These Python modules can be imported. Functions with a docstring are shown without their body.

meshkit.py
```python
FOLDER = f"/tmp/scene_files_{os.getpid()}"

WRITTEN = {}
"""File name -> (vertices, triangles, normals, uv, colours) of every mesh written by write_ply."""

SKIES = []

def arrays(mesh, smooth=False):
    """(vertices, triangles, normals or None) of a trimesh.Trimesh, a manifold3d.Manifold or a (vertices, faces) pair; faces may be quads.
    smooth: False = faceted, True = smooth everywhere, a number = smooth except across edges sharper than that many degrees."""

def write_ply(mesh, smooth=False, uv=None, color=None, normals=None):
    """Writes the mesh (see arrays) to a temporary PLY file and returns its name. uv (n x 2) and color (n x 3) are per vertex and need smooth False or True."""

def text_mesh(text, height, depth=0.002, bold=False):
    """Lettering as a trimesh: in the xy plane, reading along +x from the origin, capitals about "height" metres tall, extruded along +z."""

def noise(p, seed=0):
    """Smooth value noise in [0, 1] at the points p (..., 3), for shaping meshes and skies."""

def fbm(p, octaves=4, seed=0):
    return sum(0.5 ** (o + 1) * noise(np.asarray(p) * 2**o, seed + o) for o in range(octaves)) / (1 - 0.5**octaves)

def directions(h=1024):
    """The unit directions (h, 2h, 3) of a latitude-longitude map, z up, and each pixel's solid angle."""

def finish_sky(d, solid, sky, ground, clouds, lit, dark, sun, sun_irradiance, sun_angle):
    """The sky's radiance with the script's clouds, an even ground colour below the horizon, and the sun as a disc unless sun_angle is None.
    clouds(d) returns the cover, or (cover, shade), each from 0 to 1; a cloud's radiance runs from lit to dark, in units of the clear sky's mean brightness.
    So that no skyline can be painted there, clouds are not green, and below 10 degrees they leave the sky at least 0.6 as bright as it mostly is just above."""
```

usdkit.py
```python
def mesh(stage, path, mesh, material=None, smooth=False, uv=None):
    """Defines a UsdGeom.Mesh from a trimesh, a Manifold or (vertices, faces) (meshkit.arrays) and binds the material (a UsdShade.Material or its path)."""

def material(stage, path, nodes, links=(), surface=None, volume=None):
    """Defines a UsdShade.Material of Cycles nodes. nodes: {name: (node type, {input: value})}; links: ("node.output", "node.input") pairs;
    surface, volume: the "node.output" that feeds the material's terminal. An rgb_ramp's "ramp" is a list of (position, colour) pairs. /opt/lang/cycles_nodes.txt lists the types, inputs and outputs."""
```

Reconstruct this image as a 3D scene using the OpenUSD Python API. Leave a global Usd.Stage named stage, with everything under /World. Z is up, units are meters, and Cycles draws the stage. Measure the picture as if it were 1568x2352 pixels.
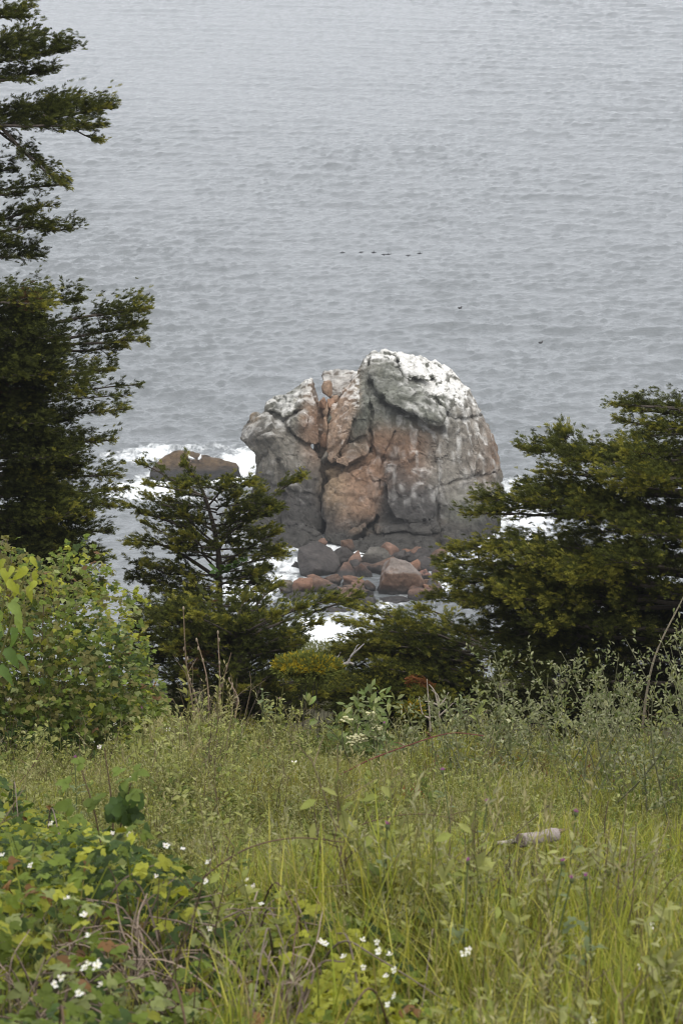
import math, random
import numpy as np, trimesh
from scipy.spatial import ConvexHull, cKDTree
import usdkit, meshkit
from pxr import Usd, UsdGeom, UsdLux, UsdShade, Sdf, Gf, Vt

stage = Usd.Stage.CreateInMemory()
UsdGeom.SetStageUpAxis(stage, UsdGeom.Tokens.z)
UsdGeom.SetStageMetersPerUnit(stage, 1.0)
UsdGeom.Xform.Define(stage, '/World')
UsdGeom.Scope.Define(stage, '/World/Looks')
rng = np.random.default_rng(7)

# ------------------------------------------------------------------ camera
EYE = np.array([0.0, 0.0, 59.0])
PITCH = math.radians(16.5)
TX = math.tan(math.radians(10.0)) * 2 / 3
PW, PH = 1568.0, 2352.0
FWD = np.array([0, math.cos(PITCH), -math.sin(PITCH)])
UP = np.array([0, math.sin(PITCH), math.cos(PITCH)])
cam = UsdGeom.Camera.Define(stage, '/World/camera')
cam.AddTranslateOp().Set(Gf.Vec3d(*EYE))
cam.AddRotateXOp().Set(90.0 - 16.5)
cam.CreateFocalLengthAttr(100.0)
cam.CreateHorizontalApertureAttr(200.0 * TX)
cam.CreateFStopAttr(11.0)
cam.CreateFocusDistanceAttr(32.0)
cam.CreateClippingRangeAttr(Gf.Vec2f(0.1, 60000.0))
cam.CreateExposureAttr(0.80)

# ------------------------------------------------------------------ sky and sun (overcast)
SUN_EL, SUN_AZ = math.radians(60), math.radians(150)      # azimuth = atan2(x, y)
dome = UsdLux.DomeLight.Define(stage, '/World/sky')
dome.GetPrim().SetCustomDataByKey('kind', 'structure')
skym = usdkit.material(stage, '/World/Looks/overcast_sky', {
    'sky': ('sky_texture', {'sky_type': 'single_scattering', 'sun_disc': False, 'sun_elevation': SUN_EL, 'sun_rotation': SUN_AZ, 'altitude': 60.0, 'aerosol_density': 2.0}),
    'tc': ('texture_coordinate', {}),
    'mp': ('mapping', {'scale': (1.0, 1.0, 2.4)}),
    'n': ('noise_texture', {'scale': 2.2, 'detail': 5.0, 'roughness': 0.55}),
    'rp': ('rgb_ramp', {'ramp': [(0.25, (5.8, 5.95, 6.3)), (0.75, (8.5, 8.65, 8.95))]}),
    'mx': ('mix_color', {'fac': 0.9, 'use_clamp': False}),
    'bg': ('background_shader', {'strength': 0.1}),
}, [('tc.generated', 'mp.vector'), ('mp.vector', 'n.vector'), ('n.fac', 'rp.fac'), ('sky.color', 'mx.a'), ('rp.color', 'mx.b'), ('mx.result', 'bg.color')], surface='bg.background')
UsdShade.MaterialBindingAPI.Apply(dome.GetPrim()).Bind(skym)
sun = UsdLux.DistantLight.Define(stage, '/World/sun')
sun.CreateIntensityAttr(0.35)
sun.CreateAngleAttr(50.0)
sun.CreateNormalizeAttr(True)
sun.CreateColorAttr(Gf.Vec3f(1.0, 0.97, 0.92))
sun.AddRotateZOp().Set(-math.degrees(SUN_AZ))
sun.AddRotateXOp().Set(-(90.0 - math.degrees(SUN_EL)))

# ------------------------------------------------------------------ helpers
def ray(px, py):
    x, y = (px / PW * 2 - 1) * TX, (1 - py / PH * 2) * TX * 1.5
    return np.array([x, 0, 0]) + UP * y + FWD
def at(px, py, Y):
    r = ray(px, py)
    return EYE + r * (Y / r[1])
def on_z(px, py, z=0.0):
    r = ray(px, py)
    return EYE + r * ((z - EYE[2]) / r[2])

_used = {}
def numbered(parent, name):
    k = f'{parent}/{name}'
    n = _used.get(k, 0)
    _used[k] = n + 1
    return k if n == 0 else f'{k}_{n:03d}'
def tag(p, label=None, cat=None, group=None, kind=None):
    p = p.GetPrim() if hasattr(p, 'GetPrim') else p
    for k, v in (('label', label), ('category', cat), ('group', group), ('kind', kind)):
        if v:
            p.SetCustomDataByKey(k, v)
    return p
def thing(name, label, cat, group=None, loc=None):
    x = UsdGeom.Xform.Define(stage, numbered('/World', name))
    if loc is not None:
        x.AddTranslateOp().Set(Gf.Vec3d(*map(float, loc)))
    return tag(x, label, cat, group)
def obj(name, mesh, mat, parent=None, smooth=False, tint=None, kind=None, label=None, org=None):
    """ONE Mesh prim. tint: a colour per vertex (primvar 'tint') or one colour. org: the parent's location when it has one."""
    path = numbered(str(parent.GetPath()) if parent is not None else '/World', name)
    if org is not None:
        v, f, _ = meshkit.arrays(mesh)
        mesh = (v - np.asarray(org, float), f)
    m = usdkit.mesh(stage, path, mesh, MAT[mat] if isinstance(mat, str) else mat, smooth=smooth)
    if tint is not None:
        tint = np.atleast_2d(np.asarray(tint, np.float32))
        now = np.array(m.GetPointsAttr().Get())
        if len(tint) > 1 and len(tint) != len(now):      # edges were split: look each corner's colour up
            tint = tint[cKDTree(meshkit.arrays(mesh)[0]).query(now)[1]]
        if len(tint) == 1:
            tint = np.repeat(tint, len(m.GetPointsAttr().Get()), 0)
        UsdGeom.PrimvarsAPI(m).CreatePrimvar('tint', Sdf.ValueTypeNames.Color3fArray, 'vertex').Set(Vt.Vec3fArray.FromNumpy(tint))
    return tag(m, label, None, None, kind)
def fbm(p, octaves=4, seed=0):
    return meshkit.fbm(p, octaves, seed) - 0.5
def unit(v):
    v = np.asarray(v, float)
    return v / (np.linalg.norm(v, axis=-1, keepdims=True) + 1e-12)
class Bag:
    """Collects triangles with a colour per vertex."""
    def __init__(s):
        s.v, s.f, s.c, s.n = [], [], [], 0
    def add(s, v, f, c=None):
        v = np.asarray(v, float)
        s.v.append(v); s.f.append(np.asarray(f, int) + s.n)
        c = np.zeros(3) if c is None else np.asarray(c, float)
        s.c.append(np.broadcast_to(c, v.shape) if c.ndim == 1 else c)
        s.n += len(v)
    def mesh(s):
        return np.vstack(s.v), np.vstack(s.f)
    def tint(s):
        return np.vstack(s.c)
def tube(p, r, sides=5):
    p = np.asarray(p, float)
    r = np.broadcast_to(np.asarray(r, float), (len(p),))
    t = unit(np.gradient(p, axis=0))
    a = unit(np.cross(t, np.where(np.abs(t[:, 2:]) < 0.9, [0, 0, 1.0], [1.0, 0, 0])))
    b = np.cross(t, a)
    ang = np.arange(sides) * 2 * np.pi / sides
    v = p[:, None] + r[:, None, None] * (np.cos(ang)[None, :, None] * a[:, None] + np.sin(ang)[None, :, None] * b[:, None])
    i, j = np.meshgrid(np.arange(len(p) - 1), np.arange(sides), indexing='ij')
    q = np.stack([i * sides + j, i * sides + (j + 1) % sides, (i + 1) * sides + (j + 1) % sides, (i + 1) * sides + j], -1).reshape(-1, 4)
    f = np.vstack([q[:, [0, 1, 2]], q[:, [0, 2, 3]]])
    v = np.vstack([v.reshape(-1, 3), p[:1], p[-1:]])
    k, n = len(v), len(p)
    caps = [(k - 2, (jj + 1) % sides, jj) for jj in range(sides)] + [(k - 1, (n - 1) * sides + jj, (n - 1) * sides + (jj + 1) % sides) for jj in range(sides)]
    return v, np.vstack([f, caps])
def curve(pts, n=12):
    """Catmull-Rom through the points."""
    p = np.asarray(pts, float)
    p = np.vstack([2 * p[0] - p[1], p, 2 * p[-1] - p[-2]])
    u = np.linspace(0, len(p) - 3 - 1e-9, n)
    i = u.astype(int); t = (u - i)[:, None]
    a, b, c, d = p[i], p[i + 1], p[i + 2], p[i + 3]
    return 0.5 * (2 * b + (c - a) * t + (2 * a - 5 * b + 4 * c - d) * t**2 + (3 * b - a - 3 * c + d) * t**3)
def tiled(proto, M, T):
    """Copies of the prototype (v, f) under matrices M (n,3,3) and moves T (n,3), joined."""
    v, f = proto
    V = np.einsum('nij,vj->nvi', M, v) + T[:, None]
    return V.reshape(-1, 3), (f[None] + (np.arange(len(T)) * len(v))[:, None, None]).reshape(-1, 3)
def frames(d, up, roll, s):
    """Matrices whose x axis is along d, z near up, turned by roll and scaled by s."""
    x = unit(d)
    y = unit(np.cross(np.broadcast_to(up, x.shape), x))
    z = np.cross(x, y)
    c, n = np.cos(roll)[:, None], np.sin(roll)[:, None]
    y2, z2 = y * c + z * n, -y * n + z * c
    return np.stack([x, y2, z2], -1) * np.asarray(s)[:, None, None]
def surface_nets(val, org, h):
    s = val < 0
    nx, ny, nz = np.array(val.shape) - 1
    corner = [(a, b, c) for a in (0, 1) for b in (0, 1) for c in (0, 1)]
    get = lambda g, o: g[o[0]:o[0] + nx, o[1]:o[1] + ny, o[2]:o[2] + nz]
    cnt = sum(get(s, o).astype(np.int8) for o in corner)
    act = (cnt > 0) & (cnt < 8)
    idx = np.argwhere(act)
    num = np.full(act.shape, -1, np.int64); num[act] = np.arange(len(idx))
    acc, k = np.zeros((len(idx), 3)), np.zeros((len(idx), 1))
    cv = {o: val[idx[:, 0] + o[0], idx[:, 1] + o[1], idx[:, 2] + o[2]] for o in corner}
    for a in corner:
        for ax in range(3):
            if a[ax] == 0:
                b = list(a); b[ax] = 1; b = tuple(b)
                m = (cv[a] < 0) != (cv[b] < 0)
                t = cv[a] / np.where(m, cv[a] - cv[b], 1)
                p = np.array(a, float) + np.eye(3)[ax] * t[:, None]
                acc += np.where(m[:, None], p, 0); k += m[:, None]
    v = np.asarray(org) + (idx + acc / k) * h
    F = []
    for ax in range(3):
        u, w = (ax + 1) % 3, (ax + 2) % 3
        a = [slice(None)] * 3; b = [slice(None)] * 3
        a[ax] = slice(0, -1); b[ax] = slice(1, None)
        sa, sb = s[tuple(a)], s[tuple(b)]
        e = np.argwhere(sa != sb)
        e = e[(e[:, u] > 0) & (e[:, w] > 0) & (e[:, u] < val.shape[u] - 1) & (e[:, w] < val.shape[w] - 1)]
        E = np.eye(3, dtype=int)
        q = [num[tuple((e - x).T)] for x in (0 * E[u], E[u], E[u] + E[w], E[w])]
        q = np.stack(q, 1)
        inside = sa[tuple(e.T)]
        q[~inside] = q[~inside][:, ::-1]
        q = q[(q >= 0).all(1)]
        F += [q[:, [0, 1, 2]], q[:, [0, 2, 3]]]
    return v, np.vstack(F)

def scatter(parent_path, name, protos, mat_, pos, M, s, ids, kind='stuff', label=None):
    """Copies of small meshes [(name, mesh, tint)] as one PointInstancer."""
    from scipy.spatial.transform import Rotation
    path = numbered(parent_path, name)
    pi = UsdGeom.PointInstancer.Define(stage, path)
    tag(pi, label, None, None, kind)
    rel = pi.CreatePrototypesRel()
    hold = UsdGeom.Scope.Define(stage, path + '/kinds').GetPrim()
    for nm, mesh, tint in protos:
        rel.AddTarget(obj(nm, mesh, mat_, hold, tint=tint).GetPath())
    q = Rotation.from_matrix(M).as_quat()
    pi.CreatePositionsAttr(Vt.Vec3fArray.FromNumpy(np.asarray(pos, np.float32)))
    pi.CreateProtoIndicesAttr(Vt.IntArray.FromNumpy(np.asarray(ids, np.int32)))
    pi.CreateScalesAttr(Vt.Vec3fArray.FromNumpy(np.repeat(np.asarray(s, np.float32)[:, None], 3, 1)))
    pi.CreateOrientationsAttr(Vt.QuathArray([Gf.Quath(float(a[3]), float(a[0]), float(a[1]), float(a[2])) for a in q]))
    return pi

# ------------------------------------------------------------------ materials
MAT = {}
def mat(name, nodes, links, surface=None, volume=None):
    MAT[name] = usdkit.material(stage, '/World/Looks/' + name, nodes, links, surface=surface, volume=volume)
def tinted(name, rough=0.85, spec=0.3, vary=0.35, vscale=6.0, bump=None, trans=0.0, island=0.0, detail=5.0, grit=0.65):
    """Base colour from the mesh's own tint, varied by a fine noise."""
    nd = {'a': ('attribute', {'attribute': 'tint'}), 'g': ('geometry', {}),
          'n': ('noise_texture', {'scale': vscale, 'detail': detail, 'roughness': grit}),
          'r': ('map_range', {'from_min': 0.25, 'from_max': 0.75, 'to_min': 1 - vary, 'to_max': 1 + vary}),
          'm': ('vector_math', {'math_type': 'scale'}),
          'p': ('principled_bsdf', {'roughness': rough, 'specular_ior_level': spec})}
    ln = [('g.position', 'n.vector'), ('n.fac', 'r.value'), ('a.color', 'm.vector1'), ('m.vector', 'p.base_color')]
    if island:
        nd['ir'] = ('map_range', {'from_min': 0.0, 'from_max': 1.0, 'to_min': 1 - island, 'to_max': 1 + island})
        nd['im'] = ('math', {'math_type': 'multiply'})
        ln += [('g.random_per_island', 'ir.value'), ('ir.result', 'im.value1'), ('r.result', 'im.value2'), ('im.value', 'm.scale')]
    else:
        ln.append(('r.result', 'm.scale'))
    if bump:
        nd['bn'] = ('noise_texture', {'scale': bump[0], 'detail': 8.0, 'roughness': 0.7})
        nd['b'] = ('bump', {'strength': bump[1], 'distance': bump[2]})
        ln += [('g.position', 'bn.vector'), ('bn.fac', 'b.height'), ('b.normal', 'p.normal')]
    s = 'p.BSDF'
    if trans:
        nd['t'] = ('translucent_bsdf', {})
        nd['tm'] = ('vector_math', {'math_type': 'multiply', 'vector2': (1.25, 1.2, 0.5)})
        nd['mx'] = ('mix_closure', {'fac': trans})
        ln += [('m.vector', 'tm.vector1'), ('tm.vector', 't.color'), ('p.BSDF', 'mx.closure1'), ('t.BSDF', 'mx.closure2')]
        s = 'mx.closure'
    mat(name, nd, ln, surface=s)
tinted('rock', rough=0.85, spec=0.25, vary=0.75, vscale=2.6, bump=(3.0, 1.0, 0.16), detail=10.0, grit=0.82)
tinted('boulder', rough=0.7, spec=0.3, vary=0.6, vscale=3.4, bump=(4.0, 1.0, 0.12), detail=9.0, grit=0.78)
tinted('foliage', rough=0.7, spec=0.08, vary=0.3, vscale=1.6, trans=0.22, island=0.25)
tinted('leaf', rough=0.6, spec=0.12, vary=0.22, vscale=9.0, trans=0.3, island=0.18)
tinted('wood', rough=0.9, spec=0.2, vary=0.35, vscale=25.0, bump=(60.0, 0.6, 0.02))
tinted('soil', rough=0.95, spec=0.1, vary=0.4, vscale=3.0, bump=(6.0, 0.8, 0.1))
tinted('plain', rough=0.6, spec=0.3, vary=0.08, vscale=20.0)
tinted('petal', rough=0.6, spec=0.3, vary=0.06, vscale=60.0, trans=0.3)
mat('water', {
    'g': ('geometry', {}), 'a': ('attribute', {'attribute': 'tint'}), 'sx': ('separate_color', {}),
    'mp': ('mapping', {'scale': (0.6, 1.0, 1.0)}),
    'n1': ('noise_texture', {'scale': 1.5, 'detail': 4.0, 'roughness': 0.58, 'distortion': 0.2}),
    'b': ('bump', {'strength': 1.0, 'distance': 0.2}),
    'fm': ('mapping', {'scale': (1.0, 0.6, 1.0)}),
    'fn': ('noise_texture', {'scale': 1.5, 'detail': 10.0, 'roughness': 0.74, 'distortion': 0.7}),
    'f1': ('math', {'math_type': 'add'}), 'f2': ('map_range', {'range_type': 'smoothstep', 'from_min': 0.84, 'from_max': 1.18, 'to_min': 0.0, 'to_max': 1.0}),
    'w': ('principled_bsdf', {'base_color': (0.132, 0.142, 0.146), 'roughness': 0.1, 'ior': 1.4, 'specular_ior_level': 0.5}),
    'fo': ('principled_bsdf', {'base_color': (0.78, 0.80, 0.80), 'roughness': 0.8, 'specular_ior_level': 0.2}),
    'mx': ('mix_closure', {}),
}, [('g.position', 'mp.vector'), ('mp.vector', 'n1.vector'), ('n1.fac', 'b.height'), ('b.normal', 'w.normal'), ('b.normal', 'fo.normal'),
    ('a.color', 'sx.color'), ('g.position', 'fm.vector'), ('fm.vector', 'fn.vector'), ('fn.fac', 'f1.value1'), ('sx.r', 'f1.value2'), ('f1.value', 'f2.value'),
    ('f2.result', 'mx.fac'), ('w.BSDF', 'mx.closure1'), ('fo.BSDF', 'mx.closure2')], surface='mx.closure')
mat('haze', {'v': ('principled_volume', {'color': (0.86, 0.88, 0.90), 'density': 0.00019, 'anisotropy': 0.2})}, [], volume='v.volume')

# ------------------------------------------------------------------ hillside
GY = np.array([-60, 0, 21, 23, 30, 66, 78, 100, 118, 135, 160.0])
GZ = np.array([57.45 + 0.318 * 60, 57.45, 50.77, 49.9, 45.5, 34.6, 30.8, 17, 1.0, -8, -20.0])
def ground(x, y):
    x, y = np.asarray(x, float), np.asarray(y, float)
    z = np.interp(y, GY, GZ)
    z = (z + np.interp(y - 1.0, GY, GZ) + np.interp(y + 1.0, GY, GZ)) / 3
    p = np.stack([x, y, 0 * x], -1)
    return z + 0.35 * fbm(p * 0.45, 3, 3) + 0.12 * fbm(p * 2.1, 3, 4) + np.clip(y - 30, 0, 40) / 40 * 2.0 * fbm(p * 0.12, 3, 5)
def on_ground(px, py, h=0.0):
    r = ray(px, py)
    ts = np.linspace(3, 21.6, 900)
    P = EYE + ts[:, None] * r / r[1]
    hit = P[:, 2] < ground(P[:, 0], P[:, 1]) + h
    return P[np.argmax(hit)] if hit.any() else at(px, py, 20.4)
gx = np.unique(np.concatenate([np.linspace(-320, -12, 50), np.linspace(-12, 12, 81), np.linspace(12, 320, 50)]))
gy = np.unique(np.concatenate([np.linspace(-60, 4, 20), np.linspace(4, 26, 91), np.linspace(26, 80, 60), np.linspace(80, 160, 40)]))
X, Y = np.meshgrid(gx, gy, indexing='ij')
v = np.stack([X, Y, ground(X, Y)], -1).reshape(-1, 3)
def grid_faces(nx, ny):
    i, j = np.meshgrid(np.arange(nx - 1), np.arange(ny - 1), indexing='ij')
    a = (i * ny + j).ravel()
    return np.vstack([np.stack([a, a + ny, a + ny + 1], 1), np.stack([a, a + ny + 1, a + 1], 1)])
soil = np.where((v[:, 1] < 90)[:, None], [0.055, 0.05, 0.025], [0.09, 0.08, 0.065])
tag(obj('hillside', (v, grid_faces(len(gx), len(gy))), 'soil', smooth=True, tint=soil), kind='structure')

# ------------------------------------------------------------------ sea stack
R0 = 196.0
def P(px, py, dy):
    return at(px, py, R0 + dy)
HULLS = {
 'main': [
  # dome
  [(842,820,3),(856,808,4),(900,805,5),(945,808,5),(985,826,5),(1035,850,5),(1078,888,4),(1105,940,3),(1132,985,2.5),(1148,1050,2),(1155,1090,1.5),(1150,1112,1.5),
   (960,850,10),(1080,960,10),(1120,1150,11),(770,1180,11),(800,900,8),(850,840,8),
   (858,880,0.2),(868,905,-0.6),(940,880,-0.5),(1010,900,-0.3),(1060,930,0),(1000,985,-1.6),(1080,1010,-1),(1120,1060,-0.7),
   (860,1010,-1.3),(900,1120,-2.6),(1000,1130,-2.6),(1080,1130,-2),(1120,1150,-1),(1130,1260,0.5),(860,1270,-3.2),(1000,1270,-3.8),(1100,1270,-3),
   (765,930,0.5),(752,1000,-0.5),(748,1100,-1.6),(748,1270,-2.6),(830,860,1.2)],
  # brow over the recess
  [(848,882,0.2),(862,870,0.5),(940,860,0.5),(1000,890,-0.2),(1040,935,-0.6),(1015,985,-2.3),(985,990,-2.6),(930,958,-2.7),(885,945,-2.3),(852,915,-1.6),(858,860,3),(1000,930,3),(900,950,2)],
  # grey prow left of the crack
  [(826,885,0.6),(846,868,0.6),(848,930,-1.9),(846,1000,-2.2),(805,1010,-1.6),(800,960,-1.5),(820,920,-0.8),(846,1010,2),(800,1010,2)],
  # leaning orange slab
  [(820,895,0.4),(795,915,0.2),(770,960,-0.5),(756,1005,-1.1),(750,1040,-1.5),(768,1065,-2.4),(795,1010,-2.6),(812,960,-2.2),(822,920,-1.3),(830,905,1.5),(760,1060,2)],
  # shelves under the prow
  [(790,1030,-1.6),(845,1010,-2.2),(850,1040,-2.6),(838,1062,-3.1),(795,1072,-3.2),(766,1060,-2.7),(800,1075,1),(850,1060,1)],
  # orange lower buttress
  [(745,1110,-2.2),(760,1096,-2.4),(800,1085,-2.6),(860,1060,-2.4),(885,1110,-2.8),(872,1160,-3.7),(858,1195,-4.3),(820,1180,-4.7),(790,1150,-4.4),(745,1160,-4.0),(742,1240,-5.0),(775,1255,-5.4),(850,1200,-3),(760,1270,0),(870,1200,0)],
  [(724,930,1.5),(762,925,1.8),(765,1060,0.5),(730,1060,0.2),(728,1270,-2.6),(770,1270,-2.6),(730,940,6),(760,940,6),(728,1270,5),(770,1270,5)],
  # low tongue slab
  [(770,1250,-5.6),(800,1215,-5.3),(840,1195,-5.0),(850,1205,-5.2),(810,1225,-5.8),(785,1255,-6.0),(800,1260,-3),(850,1230,-3)],
  # dark prow lump
  [(892,1062,-2.4),(912,1066,-2.5),(928,1100,-3.2),(960,1125,-3.6),(1000,1120,-3.4),(1008,1160,-4.2),(985,1195,-5.0),(940,1200,-5.2),(905,1190,-5.0),(886,1160,-4.5),(884,1100,-3.5),(940,1210,0),(1000,1200,0)],
  # wall behind the prow and the buttress
  [(850,1050,-2.4),(900,1060,-2.4),(1000,1090,-2.6),(1030,1110,-2.2),(865,1190,-4.0),(900,1195,-4.2),(1000,1200,-4.2),(1025,1200,-3.9),(870,1240,-4.6),(1020,1240,-4.6),(870,1100,2),(1020,1100,2),(870,1240,2),(1020,1240,2)],
  # right shoulder
  [(1030,1120,-1.6),(1075,1108,-1.0),(1140,1112,-0.6),(1146,1160,-1.6),(1142,1225,-2.6),(1110,1255,-4.2),(1050,1260,-4.9),(1010,1235,-4.7),(1010,1160,-3.3),(1060,1140,-3.2),(1100,1150,-3.2),(1140,1260,0),(1020,1270,0)],
  # apron rocks along the foot
  [(840,1225,-4.6),(890,1200,-4.8),(960,1205,-5.2),(1005,1200,-4.8),(1010,1285,-7.2),(940,1295,-7.8),(860,1290,-7.6),(830,1250,-5.8),(845,1195,-2),(1012,1188,-2),(950,1192,-4.4),(900,1290,-3),(1000,1290,-3),(830,1290,-3)],
  [(1000,1230,-5.0),(1050,1215,-4.9),(1110,1230,-4.6),(1135,1275,-5.6),(1060,1296,-7.4),(1000,1294,-7.6),(1010,1300,-2),(1120,1300,-2)],
  [(790,1245,-5.8),(830,1230,-5.8),(870,1255,-6.6),(860,1290,-7.4),(800,1285,-7.2),(780,1265,-6.6),(800,1310,-4),(880,1310,-4)]],
 'split': [
  # sloping wedge top
  [(716,868,2.5),(700,869,2.8),(670,884,2.6),(610,935,2.0),(560,968,1.2),(553,978,0.6),(556,1000,-0.2),(566,1016,-0.6),(725,925,0.4),(736,1000,-0.6),(735,1060,-1.2),(640,985,-1.6),(690,960,-0.9),(600,1010,-1.7),(722,880,5),(620,985,6),(575,1010,4)],
  # chin
  [(554,985,0.3),(552,1000,-0.2),(556,1015,-0.9),(570,1030,-1.0),(590,1038,-1.2),(620,1000,-2.0),(660,1000,-2.0),(640,1060,-2.0),(600,985,0.5),(590,1040,2)],
  # body
  [(592,1030,-0.5),(640,1010,-2.1),(735,1030,-1.4),(738,1120,-2.6),(740,1250,-4.2),(690,1250,-4.6),(620,1235,-4.2),(580,1215,-2.5),(576,1180,-1.6),(584,1140,-1.2),(592,1090,-0.8),(598,1060,4),(740,1060,6),(740,1240,6),(580,1240,4),(640,1130,-3.4),(700,1150,-3.6)],
  # foot
  [(565,1200,-2),(600,1190,-3.4),(690,1200,-4.6),(740,1225,-5.0),(745,1290,-6.2),(680,1290,-6.2),(600,1262,-5),(560,1235,-2.5),(600,1290,0),(740,1290,0)]],
 'wedge': [
  [(736,862,5.2),(745,851,5.8),(765,845,6.2),(800,851,6.4),(826,850,6.2),(822,872,4.6),(800,898,3.4),(770,920,2.8),(756,920,3.0),(745,895,3.8),(738,870,4.6),(830,900,7),(780,925,7),(760,880,8),(745,865,7)]],
}
CRACKS = {'main': [([(849,872),(849,930),(851,990),(852,1050)], 0.06, 0.5), ([(852,912),(880,940),(935,958),(990,990),(1010,1000)], 0.18, 0.95), ([(838,850),(800,895),(765,940)], 0.09, 0.8), ([(905,1000),(880,1060),(868,1120)], 0.07, 0.5), ([(1000,930),(1040,975),(1110,1000)], 0.08, 0.4), ([(745,1085),(800,1075),(850,1050)], 0.14, 0.7), ([(1010,1110),(1000,1170),(1010,1240)], 0.10, 0.3), ([(860,1205),(930,1198),(1010,1205)], 0.10, 0.4),
                    ([(1030,1112),(1090,1104),(1150,1110)], 0.08, 0.35), ([(1000,1010),(990,1060),(1010,1100)], 0.12, 0.3), ([(905,870),(930,900),(1000,915)], 0.12, 0.5), ([(1085,985),(1100,1040),(1090,1100)], 0.10, 0.25)],
          'split': [([(565,985),(600,978),(650,985),(690,965)], 0.12, 0.6), ([(650,985),(690,1030),(735,1050)], 0.1, 0.5), ([(590,1120),(650,1110),(735,1140)], 0.10, 0.2), ([(640,1060),(650,1130),(640,1230)], 0.12, 0.5)], 'wedge': [([(770,850),(790,900)], 0.06, 0.3)]}
def hull_planes(pts):
    return np.unique(np.round(ConvexHull(pts).equations, 5), axis=0)
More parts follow.
